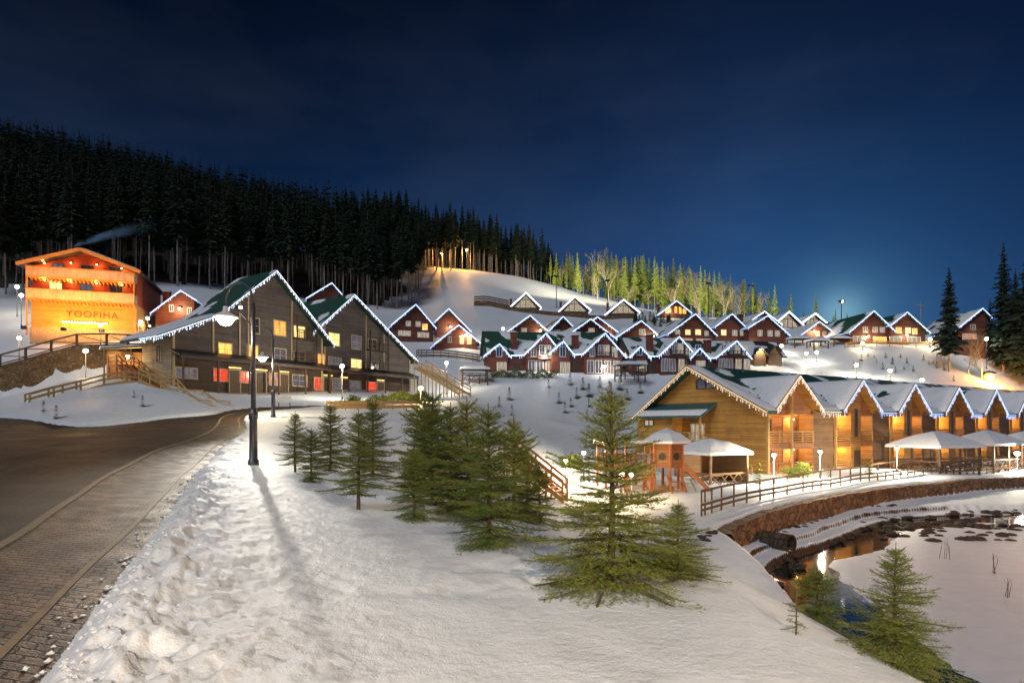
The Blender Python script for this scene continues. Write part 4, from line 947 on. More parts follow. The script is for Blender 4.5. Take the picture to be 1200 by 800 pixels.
    window(t, 12.3, 4.6, 1.1, .5, -1.5, 'pale_win', 'trim_dark', ax='y'); window(t, 7.4, 3.7, 1.5, 1.5, .02, 'pale_win', 'white', ax='y', bars=2)
    bf = MB(); bf.box(-2.0, -.0, 5.4, 9.28, 2.55, 2.75); bo = bf.build('balcony', M['amber_wood'], t)
    br = MB(); railing(br, (-1.95, 5.45, 2.75), (-1.95, 9.25, 2.75), 1.0, 4, 1.3); br.beam((-1.95, 5.45, -1), (-1.95, 5.45, 5.4), .16); br.build('railing', M['rail_wood'], bo)
    st = MB(); n = 15
    for i in range(n): y = 5.3-i*.36; z = 2.6-i*.19; st.box(-1.9, -.5, y-.36, y, z-.06, z)
    for x in (-1.95, -.45): st.beam((x, 5.4, 2.5), (x, -.1, -.35), .1, .3)
    so = st.build('stair', M['honey_dark'], t); sr = MB()
    for x in (-1.95,): 
        for dz in (.55, 1.0): sr.beam((x, 5.4, 2.6+dz), (x, -.1, -.25+dz), .07, .12)
        for i in range(5): y = 5.2-i*1.3; sr.beam((x, y, 2.5-(5.4-y)*.52), (x, y, 3.6-(5.4-y)*.52), .1)
    sr.build('handrail', M['rail_wood'], so)
    # bays along the front
    for i in range(NB):
        x0 = i*BW; 
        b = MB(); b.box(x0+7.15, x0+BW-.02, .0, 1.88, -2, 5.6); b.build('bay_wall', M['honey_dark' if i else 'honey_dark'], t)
        g = gabs[i]; b = MB()
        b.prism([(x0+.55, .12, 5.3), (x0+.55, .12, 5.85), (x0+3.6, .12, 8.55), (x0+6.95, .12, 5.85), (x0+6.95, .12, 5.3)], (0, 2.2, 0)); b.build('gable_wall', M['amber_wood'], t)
        bk = MB(); bk.box(x0+.13, x0+7.13, 1.45, 1.87, -2, 5.6); bk.build('balcony_wall', M['amber_wood'], t)
        if i:
            pl = MB(); pl.box(x0+2.75, x0+4.5, -.2, 1.4, -2, 7.3); pl.prism([(x0+2.75, -.2, 7.3), (x0+4.5, -.2, 7.3), (x0+3.62, -.2, 8.15)], (0, .8, 0)); pl.build('pillar', M['honey_wood'], t)
            window(t, x0+3.62, 4.6, .42, 2.6, -.2, 'dark_win', 'trim_dark', bars=0, fw=.06)
            if i == 1: door(t, x0+3.8, -.5, .9, 2.3, -.2)
        for z in (2.75, .02):
            for s0, s1 in (((.12, 3.5), (3.6, 7.1)) if i == 0 else ((.12, 2.7), (4.55, 7.1))):
                f = MB(); f.box(x0+s0, x0+s1, -.1, 1.44, z-.5 if z > 1 else z-1.6, z); fo = f.build('balcony', M['amber_wood'], t)
                rl = MB(); railing(rl, (x0+s0+.05, -.05, z), (x0+s1-.05, -.05, z), 1.1, 5, 1.7); rl.build('railing', M['rail_orange' if (i == 0 and z < 1) else 'rail_wood'], fo)
        for s in (.1, 3.55) if i == 0 else (.1,):
            ps = MB(); ps.beam((x0+s, -.14, -2), (x0+s, -.14, 5.9 if s < 1 else 8.4), .2); ps.build('post', M['rail_wood'], t)
        for s in (1.2, 2.5, 5.2, 6.3) if i == 0 else (1.0, 2.0, 5.3, 6.3):
            for z in (0, 2.75):
                if s in (2.5, 1.0, 6.3) and not (i == 0 and s == 6.3): window(t, x0+s, z+1.55, .7, 1.2, 1.45, 'dark_win' if (i+int(z)) % 3 else 'dim_win', 'trim_dark', bars=0)
                elif s == 5.2: door(t, x0+s, z+.02, .95, 2.15, 1.45, 'honey_wood', frame='trim')
                else: door(t, x0+s, z+.02, .9, 2.1, 1.45, 'trim_dark')
        for s in (1.9, 5.9):
            for z in (0, 2.75):
                m = MB(); m.ball((x0+s, 1.2, z+2.15), .07, 0, 6); o = m.build('balcony_lamp', M['glow_warm'], t); lamp((x0+s, .95, z+2.05), 120 if i < 4 else 90, (1,.55,.16), .08, 'balcony_light', o)
    return t
hotel()
# ------------------------------------------------------------------ trees
def needles(segs, dens, ln, wd, rg):
    """segs: (n,7) a, b, scale -> needle triangles bristling round every twig"""
    a, b, sc = segs[:, 0:3], segs[:, 3:6], segs[:, 6]; L = np.linalg.norm(b-a, axis=1); n = np.maximum(2, (L*dens)).astype(int)
    i = np.repeat(np.arange(len(segs)), n); t = rg.random(len(i))[:, None]
    ax = ((b-a)/np.maximum(L, 1e-6)[:, None])[i]; p = a[i]*(1-t)+b[i]*t
    ref = np.where(np.abs(ax[:, 2:3]) > .9, np.array([[1., 0, 0]]), np.array([[0, 0, 1.]])); s = np.cross(ax, ref); s /= np.linalg.norm(s, axis=1)[:, None]; u = np.cross(s, ax)
    ph = rg.random(len(i))*2*np.pi; side = s*np.cos(ph)[:, None]+u*(np.sin(ph)*.75+.18)[:, None]
    d = ax*.62+side*.85; d /= np.linalg.norm(d, axis=1)[:, None]
    l = (ln*sc[i]*rg.uniform(.7, 1.15, len(i)))[:, None]; w = np.cross(d, rg.normal(size=d.shape)); w /= np.linalg.norm(w, axis=1)[:, None]; w *= (wd*sc[i])[:, None]
    V = np.stack([p-w, p+w, p+d*l], 1).reshape(-1, 3); return V, np.arange(len(V)).reshape(-1, 3)
def young_spruce(seed, H, Rb, dens=170, gap=.15, droop=0., bare=0.0, sparse=0, leader=.3):
    rg = np.random.default_rng(seed); segs = []; wood = MB(); 
    rt = .012*H+.012
    wood.tube([(0, 0, -.25), (0, 0, 0), (.01*H, .005, H*.5), (0, 0, H)], [rt*1.3, rt, rt*.55, .006], 8)
    z = max(.06, bare); k = 0
    def add(a, b, s): segs.append((*a, *b, s))
    while z < H-leader*.5:
        whorl = rg.uniform(.72, 1.18)
        f = z/H; Lm = Rb*(1-f)**.78*(.55+.45*min(1, f*7+.35))+.07
        nb = int(rg.integers(6, 9)) if not sparse else int(rg.integers(4, 6))
        ph0 = rg.random()*6.28
        for q in range(nb):
            az = ph0+q*6.283/nb+rg.normal(0, .18); L = Lm*whorl*rg.uniform(.6, 1.18)
            el = R(-14-droop)+R(62)*f**1.25+rg.normal(0, .1)
            zz = z+rg.normal(0, gap*.22); pts = []; n = max(4, int(L/.065)); p = np.array([0, 0, zz]); e = el
            pts.append(p)
            for j in range(n):
                e2 = e+(.34*(j/n)**2 if f < .8 else .12*j/n)-.18*math.sin(3.14*j/n)*(1-f)
                p = p+np.array([math.cos(az)*math.cos(e2), math.sin(az)*math.cos(e2), math.sin(e2)])*L/n; pts.append(p)
            wood.tube([Vector(x) for x in pts], [.011*L+.004]*1+[(.011*L+.004)*(1-j/n*.75) for j in range(n)], 4, 0, False)
            for j in range(n):
                add(pts[j], pts[j+1], 1.0)
                rem = L*(1-j/n)
                for sd in (-1, 1):
                    if rg.random() < .22+.2*(sparse > 0): continue
                    l2 = min(.42, rem*.55+.07)*rg.uniform(.65, 1.15); dv = pts[j+1]-pts[j]; dv = dv/np.linalg.norm(dv)
                    sv = np.cross(dv, [0, 0, 1]); sv /= np.linalg.norm(sv)+1e-9; tw = dv*.72+sv*sd*.75+np.array([0, 0, rg.normal(-.06, .12)]); tw /= np.linalg.norm(tw)
                    s0 = pts[j]; mid = s0+tw*l2*.55; end = s0+tw*l2+np.array([0, 0, -.04*l2]); add(s0, mid, .92); add(mid, end, .85)
                    if l2 > .14:
                        for s3 in (-1, 1):
                            o = np.cross(tw, [0, 0, 1])*s3*.8+tw*.7; o /= np.linalg.norm(o); l3 = l2*.45*rg.uniform(.6, 1.1); b0 = s0+tw*l2*rg.uniform(.3, .6); add(b0, b0+o*l3, .85)
        z += gap*rg.uniform(.75, 1.25)*(1-.25*f); k += 1
    add((0, 0, H-leader), (0, 0, H), .7)
    for q in range(4): az = q*1.57+rg.random(); add((0, 0, H-leader*.75), (math.cos(az)*leader*.42, math.sin(az)*leader*.42, H-leader*.35), .8)
    V, T = needles(np.array(segs), dens*(1 if not sparse else .8), .036, .0036, rg)
    tr = MB(); tr.v, tr.f, tr.m = wood.v, wood.f, wood.m
    return tr, np_mesh('needles', V, T, M['needles'])
def spruce_thing(seed, H, Rb, **k):
    tr, cr = young_spruce(seed, H, Rb, **k); e = bpy.data.objects.new('young_spruce', None); COL.objects.link(e)
    tr.build('trunk', M['bark'], e, True); link('crown', cr, e); e['h'] = H
    return e
SP = [spruce_thing(1, 2.45, 1.0, dens=150, gap=.135, leader=.36), spruce_thing(2, 2.15, .80, dens=150, gap=.12, leader=.3), spruce_thing(3, 2.1, .70, dens=140, gap=.135, bare=.4, leader=.36),
      spruce_thing(5, 1.3, .55, dens=150, gap=.105, leader=.22), spruce_thing(8, 1.5, .42, dens=170, gap=.26, sparse=1, leader=.45)]
used = set()
def put_spruce(v, px, py, label, Y=None, top=None, group='young spruces on the snow bank', wide=1.0, rot=0, h=None, zoff=0, lean=0):
    if Y is None: x, y = ground_hit(px, py)
    else: x, y = (px-CX)/F*Y, Y
    z = gz(x, y)+zoff; H = SP[v]['h']
    s = (h or (EYE+(HY-top)/F*y-z))/H
    o = SP[v] if v not in used else copy_tree(SP[v]); used.add(v)
    o.location = (x, y, z-.02); o.scale = (s*wide, s*wide, s); o.rotation_euler = (R(lean), R(lean*.6), R(rot)); tag(o, label, 'spruce', group); return o
for a in [
 (0, 716, 748, 'large bushy young spruce standing alone on the near edge of the snow bank', 5.6, 445, 1.22, 40),
 (1, 572, 684, 'dense young spruce with reddish brown lower trunk, left of the largest bushy spruce', 7.4, 470, 1.12, 10),
 (2, 420, 606, 'slender young spruce with a bare thin trunk, nearest the tall lamp post', 10.6, 478, 1.15, 70),
 (3, 485, 627, 'little spruce with drooping bottom branches under the taller green spruces', 9.6, 520, .95, 20),
 (3, 365, 569, 'short spruce with a leaning tip next to the slender trunked spruce', 15.6, 500, 1.0, 130),
 (2, 346, 549, 'narrow green spruce, leftmost of the row on the bank', 18.5, 481, 1.2, 200),
 (1, 387, 545, 'bushy green spruce behind the short leaning spruce', 20.0, 471, 1.1, 15),
 (1, 437, 545, 'green spruce in the second row in front of the low hedge', 20.5, 466, 1.05, 99),
 (1, 507, 590, 'tall yellow-green spruce standing just left of the denser dark spruce', 11.8, 455, 1.1, 150),
 (2, 528, 600, 'thin trunked spruce between the tall yellow-green one and the dense one', 11.2, 470, 1.15, 260),
 (3, 497, 560, 'pale green spruce at the back of the row below the pole lamp', 17.0, 462, 1.1, 33),
 (1, 547, 595, 'green spruce squeezed between the thin trunked spruce and the dense one', 10.8, 463, 1.1, 310),
 (3, 602, 604, 'spruce half hidden behind the right flank of the dense spruce', 11.4, 487, 1.0, 45),
 (3, 632, 608, 'small round spruce on the slope right of the dense spruce', 12.2, 540, .9, 77),
 (3, 617, 570, 'small dark spruce next to the orange wooden ramp', 14.5, 520, .85, 300),
 (0, 795, 705, 'wide spruce tucked behind the right side of the largest bushy spruce', 6.2, 583, 1.5, 210),
]:
    v, px, py, lb, Y, top, wd, rt = a; put_spruce(v, px, py, lb, Y, top, wide=wd, rot=rt)
# trees rooted on the falling side of the bank, bases below the frame
put_spruce(0, 1050, 0, 'spruce with a long bare leader rising from below the bank edge over the pond', 4.6, 632, 'spruces on the pond side of the bank', 1.25, 120)
put_spruce(4, 933, 0, 'thin yellowish sapling with few twigs at the foot of the picture', 4.6, 672, 'spruces on the pond side of the bank', .8, 30)
put_spruce(3, 958, 0, 'low dense spruce half hidden below the bank edge beside the thin sapling', 7.0, 662, 'spruces on the pond side of the bank', 1.5, 60)
put_spruce(4, 1225, 0, 'bare-topped spruce shoot cut by the right edge of the picture', 4.7, 745, 'spruces on the pond side of the bank', 1.2, 80)
# leafless stems and little firs far off share two light meshes
def small_fir(seed, H=1.6):
    rg = np.random.default_rng(seed); V = []; 
    z = .12
    while z < H-.1:
        Rr = .46*(1-z/H)**.8+.04
        for q in range(9):
            az = rg.random()*6.28; d = np.array([math.cos(az), math.sin(az), -.25+.6*z/H]); s = np.array([-d[1], d[0], 0])*.10; p = np.array([0, 0, z+rg.normal(0, .04)]); L = Rr*rg.uniform(.6, 1.2)
            V += [p-s*.4, p+s*.4, p+d*L*.7+s, p+d*L*.7-s, p+d*L*.7+s, p+d*L]
        z += .11
    V = np.array(V).reshape(-1, 6, 3); T = []
    for i in range(len(V)): o = i*6; T += [(o, o+1, o+2), (o, o+2, o+3), (o+3, o+4, o+5)]
    return np_mesh('small_fir', V.reshape(-1, 3), np.array(T), M['needles'])
FIRS = [small_fir(1), small_fir(2), small_fir(3)]
def put_fir(px, py, hpx, label, group, Y=None, n=0):
    if Y is None: x, y = ground_hit(px, py)
    else: x, y = (px-CX)/F*Y, Y
    o = link('small_fir', FIRS[n % 3]); s = hpx*y/F/1.6; o.location = (x, y, gz(x, y)-.03); o.scale = (s*1.05, s*1.05, s); o.rotation_euler.z = n*1.3; tag(o, label, 'fir', group); return o
rgp = random.Random(11); n = 0
SL = ((600,488),(602,507),(597,470),(585,478),(662,485,1),(655,474),(669,478),(676,468),(668,452),(683,458),(690,478),(688,492),(706,470),(714,462),(703,455),(643,455),(726,458),(690,466),(735,470),(750,462),(621,530),(612,515))
for a in SL:
    n += 1; put_fir(a[0], a[1], rgp.uniform(10, 17), 'small dark fir planted on the snow slope below the double-gabled houses', 'firs on the snow slope below the front row', n=n)
for i in range(30):
    px = rgp.uniform(985, 1118); py = rgp.uniform(418, 452); n += 1
    put_fir(px, py, rgp.uniform(4, 9), 'tiny fir planted on the right-hand snow hill above the hotel roof', 'tiny firs on the right-hand hill', n=n)
for i in range(26):
    px = rgp.uniform(741, 800); py = 374+rgp.uniform(0, 12)+(px-741)*.02; n += 1
    put_fir(px, py, rgp.uniform(8, 13), 'narrow fir in the dense planting below the warm lit top-row cottage', 'firs planted below the top row', Y=rgp.uniform(143, 158), n=n)
for px, py, h, lb, Y in ((889,570,26,'dark fir beside the lamp at the corner of the yellow hotel',45.5),(971,556,15,'small bright fir in front of the dark bay wall of the hotel',51),(1018,556,20,'round green fir below the second hotel gable',54),
     (1088,552,17,'green fir under the nearest big snow pavilion',60),(1150,548,17,'green fir between the two big snow pavilions',64),(1178,546,15,'green fir at the right-hand snow pavilion',67),
     (51,484,14,'stunted little tree with a round top beside the road bend',None),(66,492,17,'bare little stem with a few twigs by the roadside snow',None),(167,478,14,'small dark spruce on the snow below the wooden stairs',None),(157,467,9,'tiny dark sapling above the small spruce near the stairs',None)):
    n += 1; put_fir(px, py, h, lb, None, Y, n)

# far trees ------------------------------------------------------------
def tall_spruce(seed, H=28, crown0=.42, Rb=3.1, whorls=26, nb=8, fine=1):
    rg = np.random.default_rng(seed); V = []; T = []
    for k in range(whorls):
        f = k/(whorls-1); z = H*(crown0+(1-crown0)*f); Rr = Rb*(1-f)**.85*rg.uniform(.75, 1.15)+.18
        if f < .12: Rr *= .55+.45*f/.12
        for q in range(nb):
            az = q*6.283/nb+rg.random()*.9; L = Rr*rg.uniform(.55, 1.2); dr = -.30+.55*f
            d = np.array([math.cos(az), math.sin(az), 0]); s = np.array([-d[1], d[0], 0]); zz = z+rg.normal(0, .35)
            for m in range(3*fine):
                t0 = m/(3*fine); t1 = (m+1.6)/(3*fine); w = L*.26*(1.15-t0)+.12
                p0 = d*L*t0+np.array([0, 0, zz+dr*L*t0]); p1 = d*L*t1+np.array([0, 0, zz+dr*L*t1-.15*L*t1*t1]); o = len(V)
                h1 = np.array([0, 0, -w*rg.uniform(.5, 1.3)]); 
                V += [p0+s*w*.5, p0-s*w*.5, p1+h1*.3, p0*.6+p1*.4+s*w+h1, p0*.6+p1*.4-s*w+h1]; T += [(o, o+1, o+2), (o, o+3, o+2), (o+1, o+2, o+4)]
    return np.array(V), np.array(T)
def trunk_np(H, r, n=6, k=5, bend=.0, seed=0):
    rg = np.random.default_rng(seed); V = []; T = []; off = np.cumsum(rg.normal(0, bend, (k+1, 2)), 0)
    for i in range(k+1):
        for j in range(n): a = j*6.283/n; rr = r*(1-.85*i/k); V.append((off[i, 0]+rr*math.cos(a), off[i, 1]+rr*math.sin(a), -1.5+(H+1.5)*i/k))
    for i in range(k):
        for j in range(n): a = i*n+j; b = i*n+(j+1) % n; T += [(a, b, b+n), (a, b+n, a+n)]
    return np.array(V), np.array(T)
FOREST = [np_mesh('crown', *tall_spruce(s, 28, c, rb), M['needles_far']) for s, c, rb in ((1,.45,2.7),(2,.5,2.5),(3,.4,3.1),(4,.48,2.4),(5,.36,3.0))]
FTR = [np_mesh('trunk', *trunk_np(26, .24, bend=.12, seed=s), M['pale_bark'], True) for s in range(3)]
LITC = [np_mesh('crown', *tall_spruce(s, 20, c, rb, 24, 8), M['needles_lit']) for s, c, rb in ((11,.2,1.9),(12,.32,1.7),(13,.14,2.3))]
LOWC = [tall_spruce(s, 28, .35, 3.0, 13, 6) for s in (21, 22, 23)]
def forest():
    rg = np.random.default_rng(5); N = 9000; X = rg.uniform(-330, 30, N); Y = rg.uniform(95, 350, N); k = inside(X, Y, FPOLY); X, Y = X[k], Y[k]
    vis = np.abs(X/Y) < .95; X, Y = X[vis], Y[vis]; keep = []; cell = {}
    for i in range(len(X)):
        q = (int(X[i]//2.5), int(Y[i]//2.5))
        if any((a, b) in cell and (X[cell[(a, b)]]-X[i])**2+(Y[cell[(a, b)]]-Y[i])**2 < 6.0 for a in range(q[0]-1, q[0]+2) for b in range(q[1]-1, q[1]+2)): continue
        cell[q] = i; keep.append(i)
    X, Y = X[keep], Y[keep]; d = seg_dist(X, Y, EDGE)[0]; o = np.argsort(d); X, Y, d = X[o], Y[o], d[o]; Z = height(X, Y, True)
    # the 290 nearest the forest edge are single trees, the rest is one mass
    nf = 0; V = []; T = []; vo = 0; MI = []
    for i in range(len(X)):
        sc = rg.uniform(.80, 1.08)*(.80 if X[i] > -35 else .92)
        if nf < 285 and (X[i] > -140):
            t = thing('pine_tree', 'tall dark conifer with a long pale bare trunk at the edge of the hillside forest', 'tree', (X[i], Y[i], Z[i]), rg.random()*6.28, 'conifers along the edge of the hillside forest')
            t.scale = (sc, sc, sc); link('trunk', FTR[i % 3], t); link('crown', FOREST[i % 5], t); nf += 1
        elif d[i] < 175:
            v, f = LOWC[i % 3]; a = rg.random()*6.28; c, s = math.cos(a), math.sin(a); v = v*sc; w = np.stack([v[:, 0]*c-v[:, 1]*s+X[i], v[:, 0]*s+v[:, 1]*c+Y[i], v[:, 2]+Z[i]], -1)
            V.append(w); T.append(f+vo); vo += len(w); MI.append(np.zeros(len(f)))
            if d[i] < 45: tv, tf = trunk_np(26*sc, .24, 4, 2); V.append(tv+[X[i], Y[i], Z[i]]); T.append(tf+vo); vo += len(tv); MI.append(np.ones(len(tf)))
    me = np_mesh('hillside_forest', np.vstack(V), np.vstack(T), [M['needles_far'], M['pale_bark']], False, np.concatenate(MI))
    tag(link('hillside_forest', me), 'dark conifer forest covering the hillside up to the ridge', None, None, 'stuff')
    print('forest', len(X), vo)
forest()
def bare_tree(seed, H=15, spread=.5):
    rg = np.random.default_rng(seed); wood = MB(); tw = []
    def grow(p, d, L, r, lv):
        n = 3; pts = [p]; 
        for i in range(n): d = d+rg.normal(0, .10, 3)+np.array([0, 0, .03]); d = d/np.linalg.norm(d); p = p+d*L/n; pts.append(p)
        if lv <= 2: wood.tube([Vector(q) for q in pts], [r*(1-.5*i/n) for i in range(n+1)], 5 if lv == 0 else 3, 0, False)
        else:
            for a, b in zip(pts[:-1], pts[1:]):
                s = np.cross(b-a, rg.normal(size=3)); s = s/np.linalg.norm(s)*.035; tw.extend([a-s, a+s, b])
        if lv >= 4: return
        for k in range((9, 5, 5, 4)[lv]):
            t = rg.uniform(.3 if lv == 0 else .2, 1); q = pts[0]+(pts[-1]-pts[0])*t; az = rg.random()*6.28; u = np.array([math.cos(az), math.sin(az), rg.uniform(.2, .9)]); nd = d*(1-spread)+u*spread*1.3; grow(q, nd/np.linalg.norm(nd), L*rg.uniform(.38, .6), r*.45, lv+1)
    grow(np.array([0, 0, -.5]), np.array([0, 0, 1.]), H*.72, .2, 0)
    V = np.array(tw); return wood, np_mesh('crown', V, np.arange(len(V)).reshape(-1, 3), M['twigs'])
BARE = []
for s in (1, 2, 3): w_, c_ = bare_tree(s, 15, (.5, .6, .45)[s-1]); o = w_.build('trunk', M['birch'], None, True); BARE.append((o.data, c_)); bpy.data.objects.remove(o)
def lit_tree(kind, px, basey, toppx, Y, label, group, idx):
    w = W(px, basey, Y); z = gz(w.x, Y); H = EYE+(HY-toppx)/F*Y-z
    t = thing('slope_spruce' if kind == 's' else 'bare_tree', label, 'tree', (w.x, Y, z), idx*1.7, group)
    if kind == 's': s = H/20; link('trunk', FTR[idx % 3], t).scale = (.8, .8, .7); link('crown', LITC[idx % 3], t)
    else: s = H/15; tr, cr = BARE[idx % 3]; link('trunk', tr, t); link('crown', cr, t)
    t.scale = (s*(1 if kind == 's' else 1.0), s*(1 if kind == 's' else 1.0), s); return t
rt = random.Random(3)
i = 0
for px, top, kind in [(645,302,'s'),(652,300,'s'),(658,306,'b'),(664,299,'s'),(671,303,'s'),(677,300,'s'),(684,308,'b'),(690,304,'s'),(695,300,'b'),(701,302,'s'),(707,299,'b'),(712,303,'s'),(717,300,'s'),(722,302,'s'),(728,308,'b'),
    (734,312,'s'),(740,306,'s'),(746,309,'s'),(751,304,'s'),(757,314,'s'),(763,316,'b'),(770,312,'s'),(776,318,'b'),(783,316,'s'),(790,322,'b'),(797,313,'s'),(803,320,'b'),(810,326,'s'),(817,321,'b'),(826,320,'s'),(835,324,'b'),(843,322,'s'),(848,326,'b'),
    (856,335,'s'),(864,338,'b'),(873,331,'s'),(880,340,'s'),(888,342,'b'),(850,340,'b'),(820,338,'b'),(780,334,'s'),(760,335,'b'),(720,325,'s'),(700,322,'b'),(680,320,'s'),(735,330,'b'),(870,346,'b')]:
    i += 1; Y = 205+rt.uniform(-6, 22)+(12 if top < 320 else -8); w = W(px, 350, Y)
    lit_tree(kind, px, 360, top-3+(7 if kind == 'b' else 0), Y, 'pale leafless tree lit by floodlights behind the top row of cottages' if kind == 'b' else 'slim yellow-green spruce lit by floodlights behind the top row of cottages', 'floodlit bare trees behind the top row' if kind == 'b' else 'floodlit spruces behind the top row', i)
for px, top, lb in ((908,333,'tall pale spruce above the white-lit cottages, leftmost of three'),(927,344,'shorter pale spruce in the middle of three above the white-lit cottages'),(956,345,'broad pale spruce right of the other two above the white-lit cottages'),(979,362,'small faint spruce left of the large red cottage roof')):
    i += 1; lit_tree('s', px, 385, top, 185, lb, 'pale spruces above the white-lit cottages', i)
for k in range(95):
    px = 640+k*2.75+rt.uniform(-4, 4); i += 1; kd = 'b' if k % 5 == 1 else 's'; base_top = 300+max(0, px-760)*.26
    lit_tree(kd, px, 360, base_top+rt.uniform(-4, 22)+(10 if kd == 'b' else 0), 212+rt.uniform(-10, 30), 'pale leafless tree lit by floodlights behind the top row of cottages' if kd == 'b' else 'slim yellow-green spruce lit by floodlights behind the top row of cottages', 'floodlit bare trees behind the top row' if kd == 'b' else 'floodlit spruces behind the top row', i)
for k in range(26):
    px = 885+k*11+rt.uniform(-4, 4); i += 1
    lit_tree('s' if k % 3 else 'b', px, 392, 382-rt.uniform(0, 26 if px < 1000 else 14)+(0 if px < 1000 else 8), 205+rt.uniform(0, 25), 'faint tree in the distant tree line behind the right-hand cottages', 'distant tree line behind the right-hand cottages', i)
# big dark conifers at the right
DARK = [np_mesh('crown', *tall_spruce(s, 26, c, 3.6, 34, 9, 2), M['needles_far']) for s, c in ((31,.22),(32,.08),(33,.12))]
for k, (px, base, top, Y, v, lb, wd) in enumerate(((1112,428,316,108,0,'lone dark conifer with a bare lower trunk on the right hill',1.05),(1176,466,288,112,1,'tallest dark conifer at the right edge of the picture',1.0),(1203,466,300,108,2,'dark conifer cut by the right picture edge',1.1),(1160,455,350,116,1,'dark conifer just behind the orange lamp',.8),(1190,466,318,118,2,'dark conifer standing behind the tallest one',1.0),(1222,466,320,110,1,'dark conifer mostly beyond the right edge',1.0))):
    w = W(px, base, Y); z = gz(w.x, Y); H = EYE+(HY-top)/F*Y-z; t = thing('dark_conifer', lb, 'tree', (w.x, Y, z), k*1.1, 'dark conifers at the right')
    s = H/26; t.scale = (s*wd, s*wd, s); link('trunk', FTR[k % 3], t); link('crown', DARK[v], t)
for k, (px, top, Y) in enumerate(((1150,392,106),(1105,410,110),(1135,404,108))):
    i += 1; lit_tree('b', px, 430, top, Y, ('bare grey tree beside the tall dark conifers','small bare tree under the lone dark conifer','thin bare tree between the lone conifer and the orange lamp')[k], None, i)
# low hedges
def hedge(label, pts, w, h, nl):
    rg = np.random.default_rng(len(label)); V = []
    for (a, b) in zip(pts[:-1], pts[1:]):
        L = math.hypot(b[0]-a[0], b[1]-a[1])
        for _ in range(int(L*nl)):
            t = rg.random(); x = a[0]+(b[0]-a[0])*t+rg.normal(0, w*.3); y = a[1]+(b[1]-a[1])*t+rg.normal(0, w*.3); V.append((x, y, 0))
    V = np.array(V); z = height(V[:, 0], V[:, 1]); V[:, 2] = z+rg.random(len(V))**.8*h*(.75+.25*np.sin(V[:, 0]*3))
    d1 = rg.normal(size=V.shape)*.09; d2 = rg.normal(size=V.shape)*.09; P = np.stack([V, V+d1, V+d2], 1).reshape(-1, 3)
    return tag(link('hedge', np_mesh('hedge', P, np.arange(len(P)).reshape(-1, 3), M['needles'])), label, 'hedge')
g_ = lambda px, Y: ((px-CX)/F*Y, Y)
hedge('long low evergreen hedge in front of the grey chalets', [g_(405,62), g_(450,64), g_(500,70)], 1.6, 1.1, 600)
hedge('dull brown hedge along the road below the front row houses', [g_(575,93.5), g_(620,93), g_(652,94)], 1.4, 1.3, 500)
hedge('yellowish bush glowing beside the garden lamps', [g_(662,44.5), g_(680,45)], .9, .8, 900)
hedge('yellow-green bush at the first hotel balcony', [g_(925,49), g_(945,50)], 1.0, 1.2, 900)
# ------------------------------------------------------------------ walls, railings, stairs
LTOP = [(-130,466,72.5),(-60,452,71),(0,428,70),(30,420,70.5),(60,411,71.5),(90,403.5,72),(125,403,72.5),(150,404,73),(172,404,76)]
LT = [W(*p) for p in LTOP]
def ltop(x, y):
    for a, b in zip(LT[:-1], LT[1:]):
        if a.x <= x <= b.x: return a.z+(b.z-a.z)*(x-a.x)/(b.x-a.x)
    return LT[-1].z if x > LT[-1].x else LT[0].z
w = wall_along('stone_wall', [(p.x, p.y) for p in LT], ltop, lambda x, y: ltop(x, y)-8, -1.2, M['stone_wall'], rough=.05, step=.8)
tag(w, 'tall brown rubble stone wall holding up the lodge terrace', 'wall')
tq = thing('terrace_railing', 'dark timber railing with slanting braces on top of the stone wall', 'railing', LT[2])
def rel(p): return Vector(p)-LT[2]
pts = [Vector(p) for p in LT]; fine = []
for a, b in zip(pts[:-1], pts[1:]):
    n = max(1, round((b-a).length/2.3)); fine += [a.lerp(b, i/n) for i in range(n)]
fine.append(pts[-1]); up = lambda z: Vector((0, 0, z))
for p in fine: m = MB(); m.beam(rel(p)-up(.1), rel(p)+up(1.25), .2); m.build('post', M['trim_dark'], tq)
m = MB()
for a, b in zip(fine[:-1], fine[1:]): m.beam(rel(a)+up(1.2), rel(b)+up(1.2), .13, .16)
m.build('top_rail', M['trim_dark'], tq); m = MB()
for a, b in zip(fine[:-1], fine[1:]): m.beam(rel(a)+up(.15), rel(b)+up(.15), .1, .12)
m.build('bottom_rail', M['trim_dark'], tq)
for a, b in zip(fine[:-1], fine[1:]): m = MB(); m.beam(rel(a)+up(1.1), rel(b)+up(.2), .09); m.build('brace', M['trim_dark'], tq)
def sn(p): return up(0)
